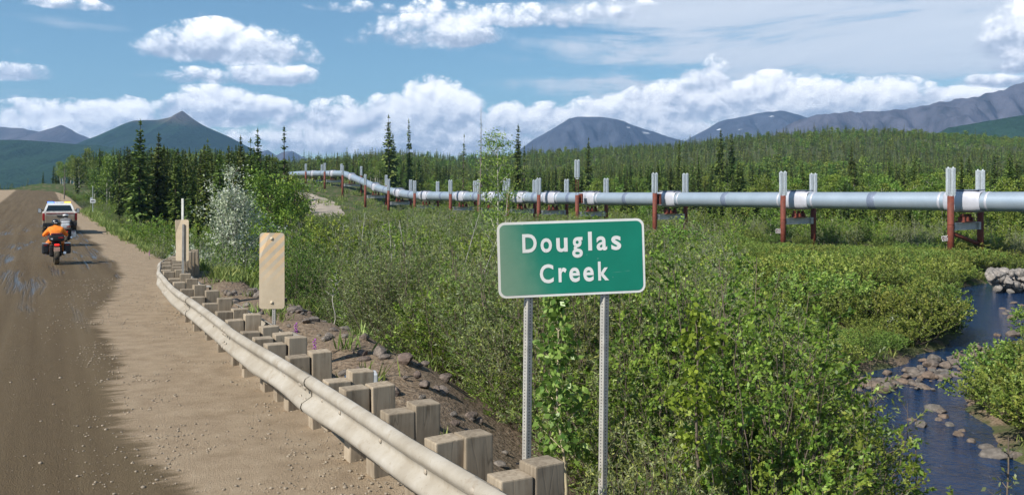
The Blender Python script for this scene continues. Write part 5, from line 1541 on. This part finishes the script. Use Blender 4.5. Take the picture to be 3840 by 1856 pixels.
G = np.array(G); scatter('grass', G, np.interp(G[:, 1], [5, 60, 200], [.9, 1.6, 3.5]) * rng.uniform(.6, 1.4, len(G)), TUF)
# fireweed in flower on the dirt bank
for k, (px_, py_, d) in enumerate(((945, 1115, 13.5), (962, 1122, 13.2), (1130, 1165, 12.5), (1180, 1185, 12.4), (560, 922, 36), (1110, 1150, 13.6))):
    x, y, h = spot(px_, py_, d); h = min(max(h, .25), .6)
    o = empty('fireweed', (x, y, gz(x, y))); st = MB().tube([(0, 0, 0), (.01, 0, h * .7)], .004, 4)
    for j in range(8): st.box((math.cos(j * 2.4) * .03, math.sin(j * 2.4) * .03, h * (.15 + .06 * j)), (.06, .014, .004), (0, 0.4, j * 2.4))
    st.build('stem', M_ALDER, o); fl = MB()
    for j in range(12): fl.box((math.cos(j * 2.4) * .016, math.sin(j * 2.4) * .016, h * (.68 + .028 * j)), (.022, .022, .012), (0.3, 0.4, j))
    fl.build('flowers', M_PINK, o); tag(o, 'small purple fireweed spike on the dirt bank', 'fireweed', 'fireweed on the dirt bank')

# ------------------------------------------------------------------ stones
def rock_mesh(seed, name='stone', mat=None, sub=2, flat=.55):
    r = np.random.default_rng(seed); bm = bmesh.new(); bmesh.ops.create_icosphere(bm, subdivisions=sub, radius=.5)
    ax = r.normal(size=(9, 3)); ax /= np.linalg.norm(ax, axis=1)[:, None]; cut = r.uniform(.26, .46, 9)
    for v in bm.verts:
        p = np.array(v.co)
        for a, c in zip(ax, cut):
            d = p @ a
            if d > c: p = p - a * (d - c) * .9
        p = p * (1 + r.normal() * .02); v.co = Vector((p[0] * 1.25, p[1], p[2] * flat * 1.4))
    me = bpy.data.meshes.new(name); bm.to_mesh(me); bm.free(); me.materials.append(mat); return me


def mat_stone(name, a, b):
    m, nt, p = new_mat(name); co = texco(nt); r = S(nt, nt.nodes.new('ShaderNodeObjectInfo').outputs['Random'])
    n = noise(nt, co, 3.5, 6, .65); c = mixc(nt, r, a, b); c = mixc(nt, n.smooth(.35, .7), mixc(nt, 1.0, c, (.5, .5, .5), 'MULTIPLY'), c)
    setc(nt, p, 'Base Color', c); p.inputs['Roughness'].default_value = .85; setc(nt, p, 'Normal', bump(nt, n, .5, .06)); return m
M_STONE = mat_stone('creek_stone', (.20, .14, .10), (.16, .145, .13)); M_PALEROCK = mat_stone('pale_riprap', (.33, .29, .255), (.24, .225, .21)); M_DIRTROCK = mat_stone('bank_rock', (.17, .12, .095), (.22, .19, .16))
ROCKS = [rock_mesh(i, 'stone', M_STONE) for i in range(7)]; RIP = [rock_mesh(20 + i, 'stone', M_PALEROCK, 2, .8) for i in range(5)]; BNK = [rock_mesh(30 + i, 'stone', M_DIRTROCK, 2, .7) for i in range(5)]
def stone(x, y, s, pool, z=None, parent=ground):
    o = add('stone', random.choice(pool), parent, (x, y, (gz(x, y) if z is None else z) + s * .12), (random.uniform(-.15, .15), random.uniform(-.15, .15), random.uniform(0, 6.28)), (s * random.uniform(.8, 1.3), s, s * random.uniform(.7, 1.1)))
    return o
cnt = 0
def wpt(px, py): d = FPX * (CAMZ - WATER_Z - 0.1) / (py - HZ); return (px - 1920) / FPX * d, d
bar = [(3205, 1428), (3250, 1430), (3300, 1420), (3340, 1405), (3370, 1430), (3330, 1440), (3420, 1400), (3450, 1395), (3480, 1405), (3440, 1425), (3400, 1420), (3520, 1385), (3545, 1395), (3570, 1375), (3500, 1360), (3560, 1345), (3590, 1360), (3620, 1350), (3640, 1335), (3600, 1330), (3650, 1310), (3680, 1320), (3690, 1300), (3700, 1330), (3480, 1375), (3455, 1440), (3290, 1445), (3225, 1440), (3530, 1410), (3610, 1380)]
for px_, py_ in bar:
    for j in range(7):
        x, y = wpt(px_ + random.gauss(0, 22), py_ + random.gauss(0, 9)); stone(x, y, random.choice((.1, .14, .2, .26, .34, .55)) * random.uniform(.6, 1.0), ROCKS, WATER_Z + random.uniform(-.05, .06))
for px_, py_, s in ((3800, 1250, 1.0), (3740, 1250, .55), (3820, 1285, .8), (3790, 1185, .7), (3770, 1170, .5), (3815, 1180, .6), (3760, 1150, .4), (3800, 1130, .5), (3500, 1522, .8), (3455, 1582, .55), (3530, 1530, .5), (3540, 1550, .5), (3560, 1580, .45), (3740, 1695, .9), (3810, 1700, .7), (3590, 1615, .5), (3520, 1560, .35), (3645, 1640, .4), (3700, 1665, .5), (3780, 1160, .45), (3830, 1140, .5), (3420, 1560, .3), (3610, 1600, .3)):
    x, y = wpt(px_, py_); stone(x, y, s * .62, ROCKS, WATER_Z - .03)
for k in range(110):   # pale boulders on the outer bend by the last support
    px_ = random.uniform(3715, 3850); py_ = random.uniform(1010, 1085) if px_ > 3740 else random.uniform(1015, 1050); d = random.uniform(53, 57)
    c = pt(px_, py_, d); stone(c.x, c.y, random.uniform(.28, .65), RIP, c.z - .2)
for k in range(240):  # broken rock and clods on the bank behind the posts
    u = random.uniform(3, 26); v = float(vedge(u)) + random.uniform(.0, 2.2); x, y = from_uv(u, v)
    stone(x, y, random.choice((.05, .08, .11, .15, .22)) * random.uniform(.7, 1.2), BNK)

# loose gravel on the shoulder: one mass of small stones
def gravel(name, pts, sizes, mat):
    base = rock_mesh(77, 'g', None, 1, .6); bv = np.array([v.co[:] for v in base.vertices]); bf = np.array([list(p.vertices) + [p.vertices[2]] for p in base.polygons])[:, :4]
    bpy.data.meshes.remove(base); tri = bf[:, :3]; n = len(pts); a = rng.uniform(0, 6.28, n); ca, sa = np.cos(a), np.sin(a)
    V = bv[None] * (np.asarray(sizes)[:, None, None] * rng.uniform(.7, 1.3, (n, 1, 3)))
    V = np.stack([V[..., 0] * ca[:, None] - V[..., 1] * sa[:, None], V[..., 0] * sa[:, None] + V[..., 1] * ca[:, None], V[..., 2]], -1) + np.asarray(pts)[:, None]
    F = (tri[None] + (np.arange(n) * len(bv))[:, None, None]).reshape(-1, 3); me = bpy.data.meshes.new(name); me.vertices.add(n * len(bv)); me.vertices.foreach_set('co', V.astype(np.float32).ravel())
    me.loops.add(F.size); me.loops.foreach_set('vertex_index', F.astype(np.int32).ravel()); me.polygons.add(len(F)); me.polygons.foreach_set('loop_start', np.arange(0, F.size, 3, dtype=np.int32)); me.update(calc_edges=True); me.materials.append(mat)
    o = add(name, me); tag(o, kind='stuff'); return o
gp, gsz = [], []
for _ in range(9000):
    u = 4 + 26 * random.random() ** 1.8; v = random.choice((random.gauss(1.2, .5), random.uniform(1.0, 3.3), random.gauss(2.6, .35), random.gauss(.7, .5)))
    if v > float(vedge(u)): continue
    if vnoise(u * 1.3, v * 2.2 + 50) < .45: continue
    x, y = from_uv(u, v); gp.append((x, y, road_z(x, y) + .004 + .09 * float(sstep(2.4, 3.3, v)) * (1 - float(sstep(22, 30, u))))); gsz.append(random.choice((.007, .009, .012, .016, .022, .034)) * random.uniform(.7, 1.2))
gravel('gravel', gp, gsz, mat_stone('gravel_stone', (.36, .29, .21), (.46, .39, .30)))

# ------------------------------------------------------------------ pickup truck
MUD = (0.215, 0.155, 0.098)
def mat_muddy(name, col, z0, z1):
    """paint with road mud thrown up from below"""
    m, nt, p = new_mat(name); pos = texco(nt); x, y, z = xyz(nt, pos); n = noise(nt, pos, 3.0, 6, .65)
    k = (z + (n - .5) * .5).smooth(z1, z0); c = mixc(nt, k * .95, col, mixc(nt, n, tuple(q * .75 for q in MUD), tuple(q * 1.3 for q in MUD)))
    setc(nt, p, 'Base Color', c); setc(nt, p, 'Roughness', k * .5 + .35); return m
M_TRUCK = mat_muddy('white_truck_paint', (.74, .74, .72), 1.05, 1.72)
M_GLASS = simple('dark_glass', (.012, .02, .024), .08, 0, .2, 3, spec=.7); M_RED = simple('red_lens', (.30, .008, .008), .25); M_CHROME = simple('chrome', (.6, .6, .6), .2, .9, .1)
M_BLUEL = simple('blue_beacon', (.1, .15, .9), .3, emit=((.03, .09, 1.0), 4)); M_AMB = simple('amber_beacon', (.9, .35, .02), .3, emit=((1.0, .34, .03), 2)); M_CLEAR = simple('clear_lens', (.7, .72, .75), .2)
M_PLATE = simple('licence_plate', (.55, .33, .25), .5)

def wheel(parent, x, y, r, w, name='wheel', rim=.62, mat_rim=None):
    o = empty(name, (x, y, r), 0, parent)
    prof = [(r * rim, -w / 2), (r * .93, -w / 2), (r, -w * .36), (r, w * .36), (r * .93, w / 2), (r * rim, w / 2), (r * rim, -w / 2)]
    MB().lathe(prof, 22, 'x').build('tyre', M_RUBBER, o)
    b = MB().lathe([(0.0, -.02), (.05, -.02), (.05, .02), (0.0, .02)], 12, 'x').lathe([(r * rim * .9, -w * .35), (r * rim, -w * .35), (r * rim, w * .35), (r * rim * .9, w * .35), (r * rim * .9, -w * .35)], 20, 'x')
    for k in range(6):
        a = k * math.pi / 3; b.box((0, math.cos(a) * r * rim * .5, math.sin(a) * r * rim * .5), (w * .3, r * .12, r * rim * .95), (a - math.pi / 2, 0, 0))
    b.build('rim', mat_rim or M_CHROME, o); return o

HEAD = math.atan2(-UX, UY)
def build_truck(px, d):
    x = (px - 1920) / FPX * d
    t = empty('pickup_truck', (x, d, road_z(x, d)), HEAD); tag(t, 'muddy white pickup truck with flashing roof light bar leading the motorcycles', 'pickup truck')
    b = MB()
    b.bev((0, 1.55, .92), (1.98, 2.6, .74), .09).bev((0, 2.35, 1.16), (1.88, 1.3, .30), .12)      # front end and hood
    b.bev((0, .25, .98), (2.0, 2.0, .86), .08)                                                        # doors
    for sx_ in (-1, 1): b.bev((sx_ * .93, -1.72, .98), (.16, 2.3, .82), .05)                          # bed sides
    b.bev((0, -1.72, .66), (1.8, 2.25, .12), .02).bev((0, -.66, 1.0), (1.8, .1, .75), .02)
    b.build('body', M_TRUCK, t)
    # cab roof: tapered greenhouse
    lo = [(-.95, -.74, 1.38), (.95, -.74, 1.38), (.95, 1.45, 1.34), (-.95, 1.45, 1.34)]; hi = [(-.76, -.52, 1.88), (.76, -.52, 1.88), (.74, .75, 1.88), (-.74, .75, 1.88)]
    g = MB(); g._add(lo + hi, [(3, 2, 1, 0), (4, 5, 6, 7), (0, 1, 5, 4), (1, 2, 6, 5), (2, 3, 7, 6), (3, 0, 4, 7)]); cabo = g.build('cab', M_TRUCK, t)
    MB().bev((0, .12, 1.885), (1.5, 1.22, .06), .02).build('roof', M_TRUCK, cabo)
    def quad(v4, nm, mat, off):
        v4 = [Vector(q) for q in v4]; n_ = (v4[1] - v4[0]).cross(v4[2] - v4[0]).normalized(); w_ = MB(); w_._add([q + n_ * off for q in v4] + [q - n_ * .004 for q in v4], [(0, 1, 2, 3), (7, 6, 5, 4), (0, 4, 5, 1), (1, 5, 6, 2), (2, 6, 7, 3), (3, 7, 4, 0)]); return w_.build(nm, mat, cabo)
    quad([(-.80, -.715, 1.43), (.80, -.715, 1.43), (.66, -.545, 1.82), (-.66, -.545, 1.82)], 'rear_window', M_GLASS, .008)
    for s_ in (-1, 1): quad([(s_ * .935, 1.2, 1.42), (s_ * .935, -.6, 1.42), (s_ * .785, -.45, 1.80), (s_ * .785, .75, 1.80)], 'side_window', M_GLASS, .008 if s_ < 0 else -.012)
    quad([(.86, 1.40, 1.40), (-.86, 1.40, 1.40), (-.70, .80, 1.83), (.70, .80, 1.83)], 'windscreen', M_GLASS, .008)
    tg = MB().bev((0, -2.90, 1.03), (1.72, .09, .68), .03).build('tailgate', M_TRUCK, t)
    MB().bev((0, -2.955, 1.14), (.34, .03, .09), .01).build('handle', M_BLACK, tg); MB().bev((0, -2.95, 1.32), (1.6, .02, .05), .008).build('trim', M_RED, tg)
    for s_ in (-1, 1): MB().bev((s_ * .935, -2.875, 1.10), (.14, .06, .46), .02).build('tail_light', M_RED, t)
    bp = MB().bev((0, -3.0, .60), (1.96, .22, .22), .04).build('bumper', M_BLACK, t); MB().bev((0, -3.12, .62), (.32, .015, .16), .01).build('licence_plate', M_PLATE, bp)
    for s_ in (-1, 1):
        mr = MB().bev((s_ * 1.03, .95, 1.40), (.2, .05, .05), .01).bev((s_ * 1.03, .95, 1.48), (.2, .05, .05), .01).build('mirror', M_BLACK, t)
        MB().bev((s_ * 1.17, .93, 1.44), (.22, .12, .34), .04).build('housing', M_BLACK, mr); MB().bev((s_ * 1.17, .865, 1.44), (.17, .012, .28), .01).build('glass', M_CHROME, mr)
        wheel(t, s_ * .86, -1.72, .39, .27); wheel(t, s_ * .86, 1.85, .39, .27)
    lb = MB().bev((0, -.05, 1.945), (1.42, .26, .05), .015).build('light_bar', M_WHITE, t)
    for x0, x1, mt, nm in ((-.70, -.32, M_BLUEL, 'blue_beacon'), (-.28, .28, M_CLEAR, 'clear_lens'), (.32, .70, M_AMB, 'amber_beacon')): MB().bev(((x0 + x1) / 2, -.05, 2.015), (x1 - x0, .24, .09), .03).build(nm, mt, lb)
    MB().tube([(.1, .4, 1.9), (.1, .4, 2.55)], .006, 5).build('aerial', M_BLACK, t)
build_truck(222, 60)


# ------------------------------------------------------------------ motorcycles and riders
def build_moto(px, d, kind):
    x = (px - 1920) / FPX * d
    t = empty('motorcycle', (x, d, road_z(x, d)), HEAD + R(2 if kind else -1))
    tag(t, 'mud splashed touring motorcycle with black side cases under the orange rider' if kind else 'adventure motorcycle with silver side cases under the grey jacketed rider', 'motorcycle')
    wheel(t, 0, -.74, .33, .17, 'rear_wheel', .66, M_BLACK); wheel(t, 0, .78, .33, .12, 'front_wheel', .7, M_BLACK)
    body = simple('moto_paint', (.16, .01, .012) if kind else (.55, .5, .06), .3)
    MB().bev((0, .05, .46), (.42, .5, .42), .08).tube([(0, -.7, .36), (0, -.2, .52)], .05, 8).tube([(0, .76, .34), (0, .52, .98)], .05, 8).build('engine_frame', M_BLACK, t)
    MB().bev((0, .22, .84), (.38, .5, .28), .1).bev((0, .56, .86), (.46, .3, .36), .1).build('fairing', body, t)
    MB().bev((0, -.38, .78), (.32, .75, .12), .05).build('seat', M_BLACK, t)
    MB().bev((0, .62, 1.14), (.4, .03, .32), .01, (R(-25), 0, 0)).build('windscreen', M_GLASS, t)
    MB().tube([(-.42, .36, 1.02), (-.2, .5, 1.04), (.2, .5, 1.04), (.42, .36, 1.02)], .016, 8).build('handlebar', M_BLACK, t)
    for s_ in (-1, 1):
        MB().tube([(s_ * .34, .46, 1.04), (s_ * .36, .48, 1.16)], .008, 5).bev((s_ * .37, .48, 1.19), (.10, .03, .06), .012).build('mirror', M_BLACK, t)
    MB().bev((0, -.78, .70), (.20, .36, .05), .02).tube([(0, -.86, .68), (0, -1.0, .42)], .03, 6).build('rear_fender', M_BLACK, t)
    tl = MB().bev((0, -.985, .735), (.16, .04, .06), .015).build('tail_light', simple('tail_lens', (.45, .01, .01), .3, emit=((1, .03, .02), 1.2)), t)
    MB().bev((0, -1.01, .57), (.20, .012, .15), .008).build('licence_plate', M_PLATE, t)
    case = M_BLACK if kind else simple('silver_case', (.55, .56, .56), .4, .4, dirt=MUD, dirt_amt=.3)
    for s_ in (-1, 1):
        c = MB().bev((s_ * .36, -.62, .58), (.22, .5, .36), .06).build('side_case', case, t)
        MB().bev((s_ * .36, -.62, .775), (.21, .44, .025), .01).build('lid', M_CHROME if kind else M_BLACK, c)
        MB().bev((s_ * .36, -.878, .72), (.1, .012, .03), .005).build('reflector', M_RED, c)
    tc = MB().bev((0, -.80, .97), (.50 if kind else .42, .36, .24), .07).build('top_case', M_BLACK if kind else case, t)
    MB().bev((.13, -.985, .99), (.16, .014, .05), .005).build('lens', M_RED, tc); MB().bev((-.16, -.985, .95), (.07, .014, .05), .005).build('badge', M_CLEAR, tc); MB().bev((0, -.8, 1.115), (.36, .26, .06), .02).build('bag', simple('bag_cloth', (.09, .01, .025), .8) if kind else M_CLEAR, tc)
    MB().tube([(.2, .1, .34), (.24, -.4, .36), (.26, -.9, .44)], .05, 10).build('exhaust', M_CHROME, t)
    MB().bev((0, -.02, .34), (.62, .05, .03), .01).build('footpeg', M_BLACK, t)
    # rider: one skin grown over a skeleton
    J = {'pel': (0, -.36, .90), 'sp': (0, -.30, 1.07), 'ch': (0, -.20, 1.24), 'nk': (0, -.12, 1.38), 'hd': (0, -.08, 1.46)}
    Rr = {'pel': .17, 'sp': .175, 'ch': .19, 'nk': .075, 'hd': .07}
    E = [('pel', 'sp'), ('sp', 'ch'), ('ch', 'nk'), ('nk', 'hd')]
    for s_, q in ((-1, 'l'), (1, 'r')):
        J.update({'sh' + q: (s_ * .20, -.17, 1.26), 'el' + q: (s_ * .37, .05, 1.06), 'wr' + q: (s_ * .38, .28, 1.02), 'ha' + q: (s_ * .36, .38, 1.03), 'hi' + q: (s_ * .11, -.30, .86), 'kn' + q: (s_ * .27, .10, .74), 'an' + q: (s_ * .25, -.06, .42), 'to' + q: (s_ * .25, .10, .36)})
        Rr.update({'sh' + q: .105, 'el' + q: .072, 'wr' + q: .045, 'ha' + q: .045, 'hi' + q: .12, 'kn' + q: .085, 'an' + q: .058, 'to' + q: .045})
        E += [('ch', 'sh' + q), ('sh' + q, 'el' + q), ('el' + q, 'wr' + q), ('wr' + q, 'ha' + q), ('pel', 'hi' + q), ('hi' + q, 'kn' + q), ('kn' + q, 'an' + q), ('an' + q, 'to' + q)]
    keys = list(J); me = bpy.data.meshes.new('body'); me.from_pydata([J[k] for k in keys], [(keys.index(a), keys.index(b)) for a, b in E], [])
    rd = empty('person', t.location, t.rotation_euler.z)
    tag(rd, 'person in bright orange jacket and black helmet riding the rear motorcycle' if kind else 'person in grey jacket with pale stripe riding behind the pickup', 'person')
    # suit colours: jacket, trousers, gloves and boots
    m, nt, p = new_mat('orange_suit' if kind else 'grey_suit'); co = texco(nt); X_, Y_, Z_ = xyz(nt, co); n = noise(nt, co, 9, 4)
    if kind: jc = ramp(nt, n, [(.3, (.72, .17, .012)), (.7, (.95, .27, .02))]); tr_ = ramp(nt, n, [(.3, (.5, .13, .02)), (.7, (.8, .22, .02))])
    else:
        jc = ramp(nt, n, [(.3, (.10, .10, .105)), (.7, (.16, .16, .165))]); jc = mixc(nt, (Z_ - 1.215).abs().smooth(.028, .020) * X_.abs().smooth(.2, .17), jc, (.6, .6, .62)); jc = mixc(nt, X_.abs().smooth(.22, .27), jc, (.02, .02, .022)); tr_ = (.03, .03, .032)
    c = mixc(nt, (Z_ + Y_ * .25).smooth(.80, .82), tr_, jc); c = mixc(nt, Z_.smooth(.46, .44), c, (.02, .018, .016)); c = mixc(nt, Y_.smooth(.26, .28) * Z_.smooth(.9, .95), c, (.02, .02, .02))
    setc(nt, p, 'Base Color', c); p.inputs['Roughness'].default_value = .8; setc(nt, p, 'Normal', bump(nt, noise(nt, co, 14, 4), .6, .02)); me.materials.append(m)
    bo = add('body', me, rd); sk = bo.modifiers.new('skin', 'SKIN')
    for i, k in enumerate(keys): me.skin_vertices[0].data[i].radius = (Rr[k] * (1.0 if k not in ('ch', 'sp', 'pel') else 1.12), Rr[k] * (1.0 if k not in ('ch', 'sp', 'pel') else .8)); me.skin_vertices[0].data[i].use_root = (k == 'pel')
    sk.use_smooth_shade = True; ss = bo.modifiers.new('sub', 'SUBSURF'); ss.levels = 1; ss.render_levels = 2
    # helmet
    bm = bmesh.new(); bmesh.ops.create_uvsphere(bm, u_segments=20, v_segments=14, radius=1.0)
    for v in bm.verts:
        q = v.co; v.co = Vector((q.x * .125, q.y * (.155 if q.y > 0 else .145) + (.03 if q.z < -.3 and q.y > 0 else 0), q.z * .145 if q.z > -.6 else -.087 - (q.z + .6) * .02))
    for f in bm.faces: f.smooth = True
    hm = bpy.data.meshes.new('helmet'); bm.to_mesh(hm); bm.free(); hm.materials.append(simple('helmet_shell', (.02, .02, .022), .18, 0, .2, 6, spec=.6))
    he = add('helmet', hm, rd, (0, -.06, 1.505), (R(-8), 0, 0)); MB().bev((0, .125, .02), (.19, .06, .10), .03).build('visor', M_GLASS, he)
    if not kind: MB().lathe([(.127, -.02), (.130, -.015), (.130, .035), (.127, .04)], 20, 'z').build('stripe', M_WHITE, he, loc=(0, -.002, .02), scale=(1, 1.16, 1))
    else: MB().bev((0, -.146, -.02), (.1, .01, .02), .004).build('badge', M_WHITE, he)
build_moto(208, 33, 1)
build_moto(246, 45.5, 0)
